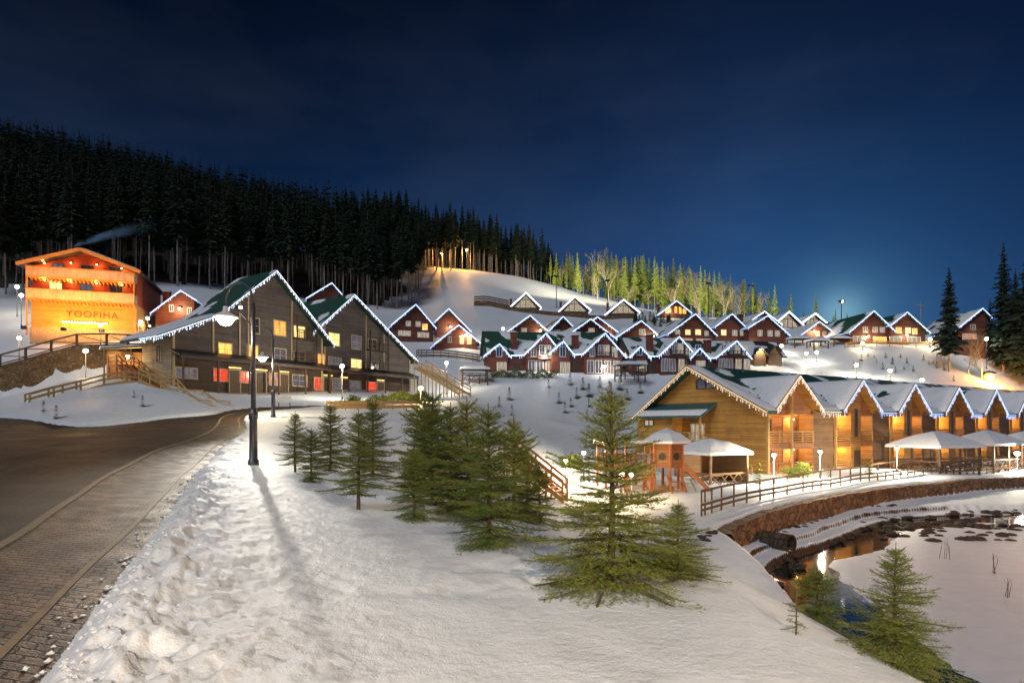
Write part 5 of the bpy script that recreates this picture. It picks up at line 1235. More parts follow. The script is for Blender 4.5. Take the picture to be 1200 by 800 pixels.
def stair_run(label, P, width, mat, name='wooden_stairs', step=.36, rails=(.5, .95), group=None, cat='stairs', treads=True):
    P = [Vector(p) for p in P]; o = P[0].copy(); P = [p-o for p in P]; t = thing(name, label, cat, o, 0, group)
    L = MB(); sides = []
    for sd in (-1, 1):
        q = []
        for i, p in enumerate(P):
            d = (P[min(i+1, len(P)-1)]-P[max(i-1, 0)]); d.z = 0; d.normalize(); q.append(p+Vector((d.y, -d.x, 0))*sd*width/2)
        sides.append(q)
    if treads:
        m = MB()
        for a, b, c, d in zip(sides[0][:-1], sides[0][1:], sides[1][:-1], sides[1][1:]):
            n = max(1, round((b-a).length/step))
            for i in range(n):
                u, v = (i+.06)/n, (i+.94)/n; z = a.z+(b.z-a.z)*(i+.5)/n
                f = lambda s, e, k: s.lerp(e, k)
                q = [f(a, b, u), f(a, b, v), f(c, d, v), f(c, d, u)]; m.hexa([(x.x, x.y, z-.06) for x in q]+[(x.x, x.y, z) for x in q])
        m.build('tread', M[mat], t)
    for q in sides:
        m = MB()
        for a, b in zip(q[:-1], q[1:]):
            m.beam(a-up(.16), b-up(.16), .09, .26)
            for h in rails: m.beam(a+up(h), b+up(h), .08, .13)
        m.build('side_rail', M[mat], t)
        for a, b in zip(q[:-1], q[1:]):
            n = max(1, round((b-a).length/1.6))
            for i in range(n+1):
                if i == n and b is not q[-1]: continue
                p = a.lerp(b, i/n); g = gz(*(p+o).to_2d())-o.z; m = MB(); m.beam((p.x, p.y, min(g-.1, p.z-.3)), p+up(rails[-1]+.05), .12); m.build('post', M[mat], t)
    return t
stair_run('yellow wooden stairs with landings descending from the chalet end wall to the road', [W(173,444,60.5),W(199,456,59),W(209,468,58.4),W(226,469,57),W(243,481,55),W(258,483,54)], 1.7, 'rail_wood')
stair_run('brown wooden steps with slanting handrails down from the lodge entry canopy', [W(138,428,66),W(147,427,64.5),W(172,449,61)], 1.6, 'rail_orange')
stair_run('long curved wooden ramp fence sweeping up the snow mound to the lodge steps', [W(32,474,54.5),W(60,466,56),W(92,458,58),W(122,450,59.5),W(148,446,60.3),W(168,449,60.8)], 1.0, 'rail_wood', 'ramp_fence', cat='fence', rails=(.45,.9))
stair_run('wooden stairs descending to the right of the second grey chalet', [W(492,430,86),W(545,461,80)], 2.0, 'rail_wood')
stair_run('orange wooden ramp with railings slanting down the slope beside the dark spruce', [W(596,531,37),W(624,551,36.5),W(662,581,36)], 1.5, 'rail_orange')
def post_rail(label, pts, h, zs, mat, pm, step=1.5, rw=.09, name='fence', cat='fence', pw=.08, group=None, panel=0):
    pts = resample(pts, step); z = height(np.array([p[0] for p in pts]), np.array([p[1] for p in pts])); P = [Vector((x, y, float(k))) for (x, y), k in zip(pts, z)]; o = P[0].copy(); P = [p-o for p in P]
    t = thing(name, label, cat, o, 0, group)
    for p in P[:100]: m = MB(); m.beam(p-up(.3), p+up(h), pw); m.build('post', M[pm], t)
    for k in zs:
        m = MB()
        for a, b in zip(P[:-1], P[1:]): m.beam(a+up(k), b+up(k), rw, rw*(1.3 if not panel else 3))
        m.build('rail', M[mat], t)
    return t
def rowx(L): return chaikin([(W(*p).x, p[2]) for p in L])
post_rail('low brown path railing on thin posts nearer the retaining wall', rowx([(822,609,32),(880,594,36.2),(944,578,42.5),(1040,562,52),(1200,548,66),(1320,543,80)]), .62, (.30,.58), 'rail_brown', 'rail_brown', 1.3)
post_rail('brown path railing on the hotel side of the snowy path', rowx([(822,598,35.5),(880,583,40.5),(944,567,47),(1040,555,57),(1100,550,62),(1200,543,74)]), .75, (.68,), 'rail_brown', 'rail_brown', 1.6, .1)
post_rail('yellow board fence along the lower edge of the chalet yard', rowx([(383,484,50),(440,484,52),(492,485,55)]), .8, (.25,.6), 'rail_wood', 'rail_wood', 2.0, .1, panel=1)
post_rail('long dark timber fence along the road below the two left-hand cottages', rowx([(488,412,104),(520,411,103),(562,412,102)]), 1.3, (.4,.8,1.2), 'rail_brown', 'rail_brown', 2.2, .16)
post_rail('dark wooden fence on the stone terrace beside the farthest top-row cottage', rowx([(556,356,166),(585,359,166),(596,361,166)]), 2.0, (.6,1.2,1.8), 'rail_brown', 'rail_brown', 2.5, .25)
post_rail('pale rail fence running below the long glowing windows on the right hill', rowx([(990,406,118),(1050,406,118),(1112,406,119),(1150,404,121)]), 1.0, (.5,.95), 'rail_wood', 'rail_brown', 2.5, .14)
tw_ = wall_along('terrace_wall', resample([(W(*p).x, p[2]) for p in ((556,362,163),(600,366,162),(650,372,162),(700,376,162),(745,378,162))], 2), lambda x, y: gz(x, y)+.8, lambda x, y: gz(x, y)-3, .8, M['rock_wall'], rough=.04, step=1.5)
tag(tw_, 'long low stone terrace wall below the white-lit top-row cottages', 'wall')
# low white panel in the chalet yard
t = thing('notice_panel', 'small white panel on two short posts in the snowy chalet yard', 'panel', W(333,478,55)); m = MB(); m.box(-.6, .6, -.03, .03, .5, 1.1); m.build('panel', M['white'], t)
for x in (-.5, .5): m = MB(); m.beam((x, .06, -.4), (x, .06, 1.0), .07); m.build('post', M['trim_dark'], t)
# ------------------------------------------------------------------ canopies and pavilions with snow roofs
def pavilion(label, px, basey, Y, wpx, eavey, peaky, rot=20, dep=.8, slats=True, ridge=0, group='snow-roofed pavilions', walls=None, mat='trim_dark', name='pavilion'):
    o = W(px, basey, Y); k = Y/F; t = thing(name, label, 'gazebo', o, R(rot), group); w = wpx*k/2*.93; d = w*dep; he = (basey-eavey)*k; hp = (basey-peaky)*k
    r = MB(); b = [(-w,-d,he),(w,-d,he),(w,d,he),(-w,d,he)]; rx = w*ridge; p1, p2 = (-rx,0,hp-.15), (rx+.001,0,hp-.15)
    r.poly([b[0], b[1], p2, p1]); r.poly([b[2], b[3], p1, p2]); r.poly([b[1], b[2], p2]); r.poly([b[3], b[0], p1]); r.poly(b[::-1]); ro = r.build('roof', M['dark_roof'], t)
    s = MB(); q = [(x*1.02, y*1.02, z+.02) for x, y, z in b]; q2 = [(x*1.0, y*1.0, z+.26) for x, y, z in b]; p1, p2 = (-rx, 0, hp+.08), (rx+.001, 0, hp+.08); n = 7
    def rnd(P, A, B):                                    # softly bulging snow facet
        base = len(s.v)
        for j in range(n+1):
            for i in range(n+1):
                u, v = i/n, j/n; e = Vector(P[0]).lerp(Vector(P[1]), u); tp = Vector(A).lerp(Vector(B), u); p = e.lerp(tp, v); p.z += .10*math.sin(math.pi*v)*1.2+.05*mnoise.noise(p*1.3+o); s.v.append(tuple(p))
        for j in range(n):
            for i in range(n): s.f.append((base+j*(n+1)+i, base+j*(n+1)+i+1, base+(j+1)*(n+1)+i+1, base+(j+1)*(n+1)+i)); s.m.append(0)
    rnd((q2[0], q2[1]), p1, p2); rnd((q2[2], q2[3]), p2, p1); rnd((q2[1], q2[2]), p2, p2); rnd((q2[3], q2[0]), p1, p1)
    for i in range(4): s.poly([q[i], q[(i+1) % 4], q2[(i+1) % 4], q2[i]])
    s.build('roof_snow', M['roof_snow'], ro, False)
    ix, iy = w*.86, d*.86
    for x in (-ix, 0, ix) if w > 2.6 else (-ix, ix):
        for y in (-iy, iy): m = MB(); m.beam((x, y, -1), (x, y, he), .16); m.build('post', M[mat], t)
    if slats:
        for (x0, y0, x1, y1) in ((-ix,-iy,ix,-iy),(-ix,iy,ix,iy),(-ix,-iy,-ix,iy),(ix,-iy,ix,iy)):
            m = MB(); m.beam((x0,y0,1.0), (x1,y1,1.0), .1, .12); m.beam((x0,y0,.15), (x1,y1,.15), .08, .1); L = math.hypot(x1-x0, y1-y0); n_ = max(2, int(L/.9))
            for i in range(n_):
                a, b_ = i/n_, (i+1)/n_; m.beam((x0+(x1-x0)*a, y0+(y1-y0)*a, .15), (x0+(x1-x0)*b_, y0+(y1-y0)*b_, 1.0), .05); m.beam((x0+(x1-x0)*a, y0+(y1-y0)*a, 1.0), (x0+(x1-x0)*b_, y0+(y1-y0)*b_, .15), .05)
            m.build('railing', M[mat], t)
        m = MB(); m.box(-ix*.6, ix*.6, -.4, .4, .68, .75); m.beam((-ix*.4,0,-.5), (-ix*.4,0,.7), .12); m.beam((ix*.4,0,-.5), (ix*.4,0,.7), .12); m.build('table', M[mat], t)
    if walls:
        m = MB(); m.box(-ix, ix, iy-.04, iy+.04, 0, he-.05); m.box(ix-.04, ix+.04, -iy, iy-.05, 0, he-.05); m.build('board_wall', M[walls], t)
    return t
pavilion('square wooden gazebo with a snowy pyramid roof in front of the yellow end gable', 833, 568, 47, 72, 532, 514, 28, .95, walls='honey_dark', mat='honey_dark')
pavilion('big snow-roofed pavilion by the path, nearest of the three before the hotel', 1096, 551, 60, 90, 524, 506, 24, .75, ridge=.12)
pavilion('second big snow-roofed pavilion before the hotel, between the other two', 1156, 548, 65, 70, 521.5, 504.5, 24, .8, ridge=.12)
pavilion('third snow-roofed pavilion, cut by the right edge of the picture', 1210, 545, 70, 72, 519, 504, 24, .8, ridge=.12)
pavilion('dark open gazebo with a flat snowy roof left of the front row houses', 556, 446, 90, 36, 433.5, 429, 8, .8, ridge=.3, group='village gazebos')
pavilion('white-roofed canopy between the second and third double-gabled houses', 738, 441, 92, 36, 428, 423.5, 8, .8, group='village gazebos')
pavilion('small snowy canopy left of the cottage with the lit veranda', 936, 404, 123, 24, 397.5, 393.5, 6, .8, slats=False, group='village gazebos')
pavilion('small snowy canopy right of the cottage with the lit veranda', 958, 406, 120, 22, 400, 395.5, 6, .8, slats=False, group='village gazebos')
pavilion('low snowy canopy touching the left side of the large red cottage', 982, 404, 121, 26, 397.5, 393, 6, .8, slats=False, group='village gazebos')
# lodge entry canopy
t = thing('entry_canopy', 'small snow-covered entry canopy on posts between the lodge and the grey chalet', 'canopy', W(150,440,67), R(35)); r = MB(); r.hexa([(-2.6,-1.6,2.5),(2.6,-1.6,3.2),(2.6,1.6,3.4),(-2.6,1.6,2.8),(-2.6,-1.6,2.68),(2.6,-1.6,3.38),(2.6,1.6,3.6),(-2.6,1.6,2.98)]); ro = r.build('roof', M['trim'], t)
s = MB(); s.hexa([(-2.65,-1.65,2.69),(2.6,-1.65,3.39),(2.6,1.6,3.61),(-2.6,1.6,2.99),(-2.5,-1.5,2.86),(2.5,-1.5,3.55),(2.5,1.5,3.8),(-2.5,1.5,3.2)]); s.build('roof_snow', M['roof_snow'], ro)
for x in (-2.2, .2, 2.3): m = MB(); m.beam((x,-1.4,-1.5), (x,-1.4,2.6+(x+2)*.13), .15); m.build('post', M['rail_wood'], t)
m = MB(); m.box(-1.9, 2.5, 1.2, 1.3, -1.5, 2.7); m.build('back_wall', M['honey_dark'], t); lantern(t, .0, .2, 2.1, 320, (1,.62,.25), r=.2, off=(0,-.45,-.1), name='hanging_lamp')
# ------------------------------------------------------------------ playground
def playground():
    o = W(781, 584, 41); k = 41/F; t = thing('play_tower', 'orange timber play tower with a snowy roof and a long red-brown slide', 'play tower', o, R(12)); H6 = [(math.cos(i*math.pi/3+.3), math.sin(i*math.pi/3+.3)) for i in range(6)]; r_ = 1.05
    z0, z1 = (584-545)*k, (584-519)*k; zp = (584-503)*k
    for c, s in H6: m = MB(); m.beam((c*r_, s*r_, -.5), (c*r_, s*r_, z1), .14); m.build('post', M['rail_orange'], t)
    m = MB(); m.prism([(c*r_*1.05, s*r_*1.05, z0-.1) for c, s in H6], (0,0,.1)); m.build('deck', M['rail_orange'], t)
    for i in range(6):
        (a, b), (c, d) = H6[i], H6[(i+1) % 6]
        if i in (5,): continue
        hgt = z1-.02; m = MB(); m.hexa([(a*r_,b*r_,z0),(c*r_,d*r_,z0),(c*r_*.96,d*r_*.96,z0),(a*r_*.96,b*r_*.96,z0),(a*r_,b*r_,hgt),(c*r_,d*r_,hgt),(c*r_*.96,d*r_*.96,hgt),(a*r_*.96,b*r_*.96,hgt)]); pn = m.build('wall_panel', M['amber_wood'], t)
        if i in (3, 4):
            cx, cy = (a+c)/2*r_*1.01, (b+d)/2*r_*1.01; nx, ny = (a+c)/2, (b+d)/2; L = math.hypot(nx, ny); nx, ny = nx/L, ny/L; m = MB(); ring = [(cx-ny*.24*math.cos(q), cy+nx*.24*math.cos(q), z0+.62+.24*math.sin(q)) for q in [j*math.pi/6 for j in range(12)]]; m.prism(ring, (nx*.03, ny*.03, 0)); m.build('porthole', M['black'], pn)
    m = MB(); ring = [(c*1.62, s*1.62, z1) for c, s in H6]
    for i in range(6): m.poly([ring[i], ring[(i+1) % 6], (0,0,zp-.1)])
    m.poly(ring[::-1]); ro = m.build('roof', M['dark_roof'], t); m = MB(); ring2 = [(c*1.66, s*1.66, z1+.16) for c, s in H6]; ring3 = [(c*.9, s*.9, (z1+zp)/2+.22) for c, s in H6]
    for i in range(6): j = (i+1) % 6; m.poly([ring[i], ring[j], ring2[j], ring2[i]]); m.poly([ring2[i], ring2[j], ring3[j], ring3[i]]); m.poly([ring3[i], ring3[j], (0,0,zp+.1)])
    m.build('roof_snow', M['roof_snow'], ro)
    a = Vector((r_*.9, -.5, z0)); e = Vector((3.4, -2.2, .15)); mid = Vector((2.5, -1.5, .35)); P = [a, a.lerp(mid, .5)+up(.0), mid, e]; m = MB(); sd_ = Vector((.45, .85, 0)).normalized()*.28
    for p, q in zip(P[:-1], P[1:]):
        m.beam(p, q, .56, .05)
        for s_ in (-1, 1): m.beam(p+sd_*s_+up(.1), q+sd_*s_+up(.1), .05, .24)
    m.build('slide', M['rail_orange'], t); m = MB(); m.beam((2.0,-1.4,-.5), (1.2,-1.0,z0*.6), .1); m.build('slide_support', M['rail_wood'], t)
    # lower walkway to the left with railings
    m = MB(); m.box(-3.0, -r_, -.55, .55, z0-.75, z0-.65); m.build('walkway', M['rail_orange'], t)
    for y in (-.55, .55):
        m = MB(); railing(m, (-3.0, y, z0-.65), (-r_, y, z0-.65), .8, 2, .22, .05, .05, .09); m.build('walkway_railing', M['rail_wood'], t)
    for x in (-3, -1.4):
        for y in (-.5, .5): m = MB(); m.beam((x, y, -.6), (x, y, z0-.66), .12); m.build('walkway_post', M['rail_orange'], t)
    for i in range(5): m = MB(); m.beam((-.5+i*.02, -1.5-.16*i, .2+.26*(4-i)), (.5, -1.5-.16*i, .2+.26*(4-i)), .07); m.build('climbing_rung', M['rail_orange'], t)
    for x in (-.5, .5): m = MB(); m.beam((x, -2.25, -.1), (x, -1.1, 1.7), .1); m.build('climbing_beam', M['rail_orange'], t)
playground()
t = thing('play_house', 'second orange timber play deck half hidden behind the largest spruce', 'play deck', W(728,560,42), R(10))
for x in (-1.4, 0, 1.4):
    for y in (-.9, .9): m = MB(); m.beam((x, y, -.6), (x, y, 2.3), .13); m.build('post', M['rail_orange'], t)
m = MB(); m.box(-1.5, 1.5, -1, 1, .75, .85); m.build('deck', M['rail_orange'], t)
for y in (-.95, .95): m = MB(); railing(m, (-1.4, y, .85), (1.4, y, .85), .8, 3, .3, .06, .05, .1); m.build('railing', M['rail_orange'], t)
m = MB(); m.box(-1.6, 1.6, -1.1, 1.1, 2.3, 2.4); ro = m.build('roof', M['amber_wood'], t); m = MB(); m.box(-1.62, 1.62, -1.12, 1.12, 2.402, 2.6); m.build('roof_snow', M['roof_snow'], ro)
t = thing('play_bench', 'low orange slatted play seat in the snow under the slide tower', 'play seat', W(784,588,39.5), R(20))
for i in range(5): m = MB(); m.box(-.6+i*.26, -.42+i*.26, -.35, .35, .35, .42); m.build('seat_slat', M['rail_orange'], t)
for i in range(5): m = MB(); m.box(-.6+i*.26, -.42+i*.26, .36, .42, .3, .95+.1*(i % 2)); m.build('back_slat', M['rail_orange'], t)
for x in (-.55, .6): m = MB(); m.box(x-.05, x+.05, -.35, .4, -.3, .34); m.build('leg', M['rail_orange'], t)
# ------------------------------------------------------------------ pond side: pipe, rocks, reeds, snow ledges
px, py = wp(921, 640, -4.5); d_ = Vector((.55,-.83,0)); m = MB(); o = Vector((px, py, -4.32))
def pipe():
    t = thing('culvert_pipe', 'dark rusty drain pipe end sticking out of the snow bank over the pond', 'pipe', o, math.atan2(-.83,.55)); m = MB(); ring = lambda r, x:  [(x, r*math.cos(a*math.pi/10), r*math.sin(a*math.pi/10)) for a in range(20)]
    n = 20; R1, R2, R3, R4 = ring(.46, -1.2), ring(.46, .3), ring(.38, .3), ring(.38, -1.2); b = 0
    for Q in (R1, R2, R3, R4): m.v += Q
    for q in range(3):
        for i in range(n): m.f.append((q*n+i, q*n+(i+1) % n, (q+1)*n+(i+1) % n, (q+1)*n+i)); m.m.append(0)
    m.build('pipe_ring', M['rock'], t, True); m = MB(); m.prism(ring(.38, -.55), (-.05,0,0)); m.build('dark_disc', M['black'], t)  # solid black disc makes the inside of the pipe dark
pipe()
def rock(x, y, z, r, sd): 
    rg = random.Random(sd); m = MB(); n = 8
    prof = [(.02,-.6),(.7,-.45),(1,0),(.8,.4),(.4,.62),(.02,.68)]; base = len(m.v)
    for q, h in prof:
        for j in range(n): a = j*6.283/n; k = rg.uniform(.75, 1.2); m.v.append((math.cos(a)*q*r*k*1.3, math.sin(a)*q*r*k, h*r*.75*rg.uniform(.85,1.15)))
    for i in range(len(prof)-1):
        for j in range(n): m.f.append((i*n+j, i*n+(j+1) % n, (i+1)*n+(j+1) % n, (i+1)*n+j)); m.m.append(0)
    o = m.build('rock', M['rock'], None, False); o.location = (x, y, z); return o
rr = random.Random(9); shore = resample([p for p in POND[:int(len(POND)*.66)] if p[1] > 22 and p[0] < 45], .55)
for i, (x, y) in enumerate(shore):
    for rep in range(2):
        a, b = x+rr.gauss(.1, .35), y+rr.gauss(.1, .35)
        if rr.random() < .8: tag(rock(a, b, -4.95+rr.uniform(-.05,.1), rr.uniform(.12,.38), i*3+rep), 'dark wet rock along the far waterline of the pond', 'rock', 'dark rocks along the pond waterline')
led = offset(POND[:int(len(POND)*.66)], -2.0)
for i, (x, y) in enumerate(resample([p for p in led if 24 < p[1] < 46 and p[0] < 40], .6)):
    if math.sin(i*.35) > -.35: a, b = x+rr.gauss(0, .15), y+rr.gauss(0, .15); tag(rock(a, b, gz(a, b)-.02, rr.uniform(.13,.26), i+900), 'brown stone in the broken ledge between the retaining wall and the pond', 'rock', 'stones of the snowy ledge above the pond')
for k in range(60):
    px, py = rr.uniform(1030, 1195), rr.uniform(612, 634); x, y = wp(px, py, -4.95); 
    tag(rock(x, y, -4.97, rr.uniform(.14,.42), k+2000), 'dark stone in the streaky open channel across the pond ice', 'rock', 'stones in the open channel of the pond')
for k, (px, py, h) in enumerate(((1109,655,1.0),(1166,672,.9),(1180,700,.8),(1050,690,.6))):
    x, y = wp(px, py, -4.95); t = thing('reed_stems', ('dry reed stems standing in the pond ice left of centre','tall dry reed stems standing in the grey part of the pond ice','dry reed stems nearest the right edge on the ice','few short reed stems beside the spruce leader on the ice')[k], 'reeds', (x, y, -4.97)); m = MB()
    for q in range(5): a = rr.gauss(0,.12); m = MB(); m.tube([(a, rr.gauss(0,.1), 0), (a+rr.gauss(0,.05), 0, h*.6), (a+rr.gauss(0,.12), 0, h*rr.uniform(.8,1.1))], [.012,.01,.005], 4); m.build('stem', M['rail_brown'], t)
# ------------------------------------------------------------------ lamps
def big_lamp(label, base, lampz, off, power, col, group='tall street lamps on the snow bank', topz=None, lit_r=.30):
    x, y = base; z = gz(x, y)-.1; t = thing('street_lamp', label, 'street lamp', (x, y, z), 0, group); H = topz-z
    m = MB(); m.lathe([(.19,0),(.19,.25),(.145,.3),(.13,1.7),(.16,1.75),(.16,1.95),(.12,2.0),(.10,2.1)], n=12); m.build('base', M['metal'], t, True)
    m = MB(); hz = H-.75; m.tube([(0,0,1.9),(0,0,hz)], [.085,.065], 10); m.build('pole', M['metal'], t, True)
    m = MB(); L = math.hypot(*off[:2]); u = Vector((off[0]/L, off[1]/L, 0)); ar = [u*(L/2*(1-math.cos(a)))+up(hz+.72*math.sin(a)) for a in [i*math.pi/12 for i in range(13)]]; ar.append(u*L+up(lampz-z+.42)); m.tube(ar, .035, 6); m.tube([(0,0,hz-.9), u*(L*.55)+up(hz-.25), u*L+up(hz-.05)], .02, 5); m.build('arm', M['metal'], t, True)
    c = u*L+up(lampz-z); m = MB(); m.lathe([(.42,-.0),(.40,.06),(.22,.16),(.10,.22),(.08,.40),(.01,.42)], c, 16); sh = m.build('lamp_shade', M['white'], t, True)
    m = MB(); m.lathe([(.02,-lit_r),(lit_r*.6,-lit_r*.8),(lit_r*.95,-lit_r*.3),(lit_r,-.02),(.02,.0)], c, 14); g = m.build('globe', M['glow_white'], sh, True)
    if power: lamp(c+up(-lit_r-.12), power, col, .12, 'street_light', t)
    return t
L1 = (-9.26, 22.0); L2 = (-17.1, 44.0)
big_lamp('tall curved-arm street lamp with its bright white head before the green roof', L1, W(264,372,22).z, (-1.0, 0), 230, (1,.90,.72), topz=W(290,330,22).z)
big_lamp('second curved-arm street lamp farther along the road with a yellow light', L2, W(308,419,44).z, (-.75, -.1), 1000, (1,.80,.48), topz=W(320,385,44).z)
big_lamp('assumed street lamp of the same row standing unseen behind the photographer', (3.0, -7.5), 5.6, (-.9, .3), 5400, (1,.775,.53), topz=6.6)  # not in view; assumed from the front-lit spruces and near snow
def pole_lamp(label, px, py, Y, power, col=(1,.82,.52), glow='glow_warm', r=.17, group='village lamp posts', basez=None, shade=True):
    p = W(px, py, Y); z = gz(p.x, p.y) if basez is None else basez; t = thing('lamp_post', label, 'lamp post', (p.x, p.y, z), 0, group); h = max(1.0, p.z-z)
    m = MB(); m.tube([(0,0,-.5),(0,0,.3),(0,0,.31),(0,0,h-r*.8)], [.09,.09,.055,.045], 8); m.build('pole', M['black'], t, True)
    m = MB(); m.ball((0,0,h), r, 0, 10); g = m.build('globe', M[glow], t, True); 
    if shade: m = MB(); m.lathe([(r*1.7, r*.75),(r*1.2, r*1.1),(.02, r*1.5)], (0,0,h), 10); m.build('lamp_shade', M['black'], t, True)
    if power: lamp((p.x, p.y-r*2.2, p.z-r*.6), power, col, .1, 'post_light')
    return t
cool = (1,.86,.62); LP = [
 (907,533,45,1500,'lamp post at the near corner of the yellow hotel','w'),(961,529,49,1300,'lamp post in front of the first dark bay wall of the hotel','w'),(1051,525,55,1200,'lamp post at the left end of the nearest big pavilion','w'),(1192,531,63,1100,'lamp post between the second and third big pavilions','w'),
 (684,530,43,450,'taller of two garden lamps on the slope right of the orange ramp','w'),(663,539,41,450,'lower of two garden lamps beside the yellowish bush','y'),(729,555,37,240,'left one of a close pair of lamps shining through the largest spruce','y'),(740,555.5,37.4,240,'right one of a close pair of lamps shining through the largest spruce','y'),
 (100.5,411,67.5,500,'lamp post in front of the rubble stone wall','y'),(22.5,396,73,350,'lamp post on the lodge road behind the left part of the terrace railing','y'),(118,381,82,300,'slim lamp post right in front of the lodge wall','y'),(20,336,104,450,'higher lamp on the snow slope left of the lodge','w'),(25,346,98,260,'lower lamp on the snow slope left of the lodge','w'),(165,377,86,240,'left one of two lamps beside the lodge side wall','w'),(173,373,88,240,'right one of two lamps beside the lodge side wall','w'),
 (401,429,70,1300,'white lamp post before the second grey chalet','w'),(493,454.6,62,900,'lamp post rising above the tall yellow-green spruce','y'),(523.3,425,88,900,'lamp post on the road right of the grey chalets','w'),
 (589.6,385,126,700,'lamp on the open snow left of the village gables','w'),(731.5,416.7,100,800,'lamp post between the second and third double-gabled houses','w'),(664,417,99,350,'small lamp between the first two double-gabled houses','w'),
 (945.5,427,100,600,'brightest lamp post on the road above the hotel roof','w'),(945,414,110,260,'left one of two lamps below the small snowy canopies','w'),(957,412.6,112,260,'right one of two lamps below the small snowy canopies','w'),(1003.5,427.7,103,600,'lamp post on the orange-lit road above the second hotel gable','w'),(1043,434,101,600,'lamp post on the hill road above the third hotel gable','w'),(1080.5,445,98,600,'lamp post on the hill road above the fourth hotel gable','w'),
 (1011,402,116,180,'warm lamp at the road in front of the large red cottage','y'),(1090,397.5,118,260,'warm lamp right of the cottage with three glowing windows','y'),(1156,397,112,250,'small lamp between the trees at the right edge of the hill','w'),(916,405,118,500,'lamp beside the right end of the brown barn','w')]
for px, py, Y, pw, lb, c in LP: pole_lamp(lb, px, py, Y, pw, cool if c == 'w' else (1,.70,.34), 'glow_white' if c == 'w' else 'glow_warm', .15 if Y < 60 else .24 if Y < 90 else .30)
pole_lamp('strong orange lamp glowing among the dark conifers at the right', 1159, 443, 106, 6000, (1,.40,.06), 'glow_orange', .75, None)
big_lamp('assumed street lamp with an orange bulb on the shore right of the pond', (36.0, 19.0), gz(36, 19)+5.4, (-.9, 0), 7000, (1,.50,.20), topz=gz(36, 19)+6.4, group='assumed street lamps around the pond')  # out of view; assumed from the orange light on the bank and ice
pole_lamp('orange lamp high in the hillside forest above the ski slope', 547, 293, 222, 4500, (1,.45,.09), 'glow_orange', .45, None)
pole_lamp('second orange lamp deeper in the hillside forest', 517, 297, 222, 4000, (1,.45,.09), 'glow_orange', .3, None)
# assumed floodlight masts of the ski slope, unseen, added to light the back trees
def mast(label, px, py, Y, h, tos, power, col=(1,.90,.62)):
    w = W(px, py, Y); z = gz(w.x, Y); t = thing('assumed_floodlight_mast', label, 'assumed floodlight mast', (w.x, Y, z), 0, 'assumed floodlights of the ski slope'); m = MB(); m.tube([(0,0,-1),(0,0,h)], [.14,.09], 8); m.build('pole', M['metal'], t, True)
    for i, to in enumerate(tos):
        p = Vector((w.x+(i-.5*(len(tos)-1))*.8, Y, z+h)); d = (Vector(to)-p).normalized(); m = MB(); q = p-Vector((w.x, Y, z)); m.beam(q-d*.35, q+d*.02, .6, .5); hd = m.build('lamp_head', M['black'], t); m = MB(); m.beam(q+d*.025, q+d*.06, .5, .4); m.build('lens', M['glow_white'], hd); spot(p+d*.3, to, power, col, 80, .3, .8)
T_ = lambda px, py, Y: tuple(W(px, py, Y))
mast('assumed floodlight mast behind the second top-row cottage', 652, 366, 172, 9, (T_(620,280,244), T_(690,305,215)), 30000)
mast('assumed floodlight mast behind the third top-row cottage', 712, 370, 172, 9, (T_(680,300,220), T_(750,312,215)), 30000)
mast('assumed floodlight mast behind the warm lit top-row cottage', 830, 372, 172, 10, (T_(780,315,215), T_(840,325,215)), 30000)
mast('assumed floodlight mast near the pale spruces', 880, 380, 165, 10, (T_(915,355,186), T_(860,350,212)), 14000)
mast('assumed floodlight mast behind the large red cottage at the right', 986, 384, 150, 7, (T_(950,360,186), T_(700,390,150)), 14000)
# power line pole far right
w = W(1079, 392, 190); t = thing('utility_pole', 'thin grey utility pole with a crossbar far behind the right-hand cottages', 'pole', (w.x, 190, gz(w.x, 190))); m = MB(); H = EYE+(HY-353)/F*190-gz(w.x, 190); m.tube([(0,0,-1),(0,0,H)], [.22,.14], 7); m.build('pole', M['pale_bark'], t)
m = MB(); m.beam((-1.6,0,H-1.2), (1.6,0,H-1.2), .18); m.build('crossbar', M['pale_bark'], t)
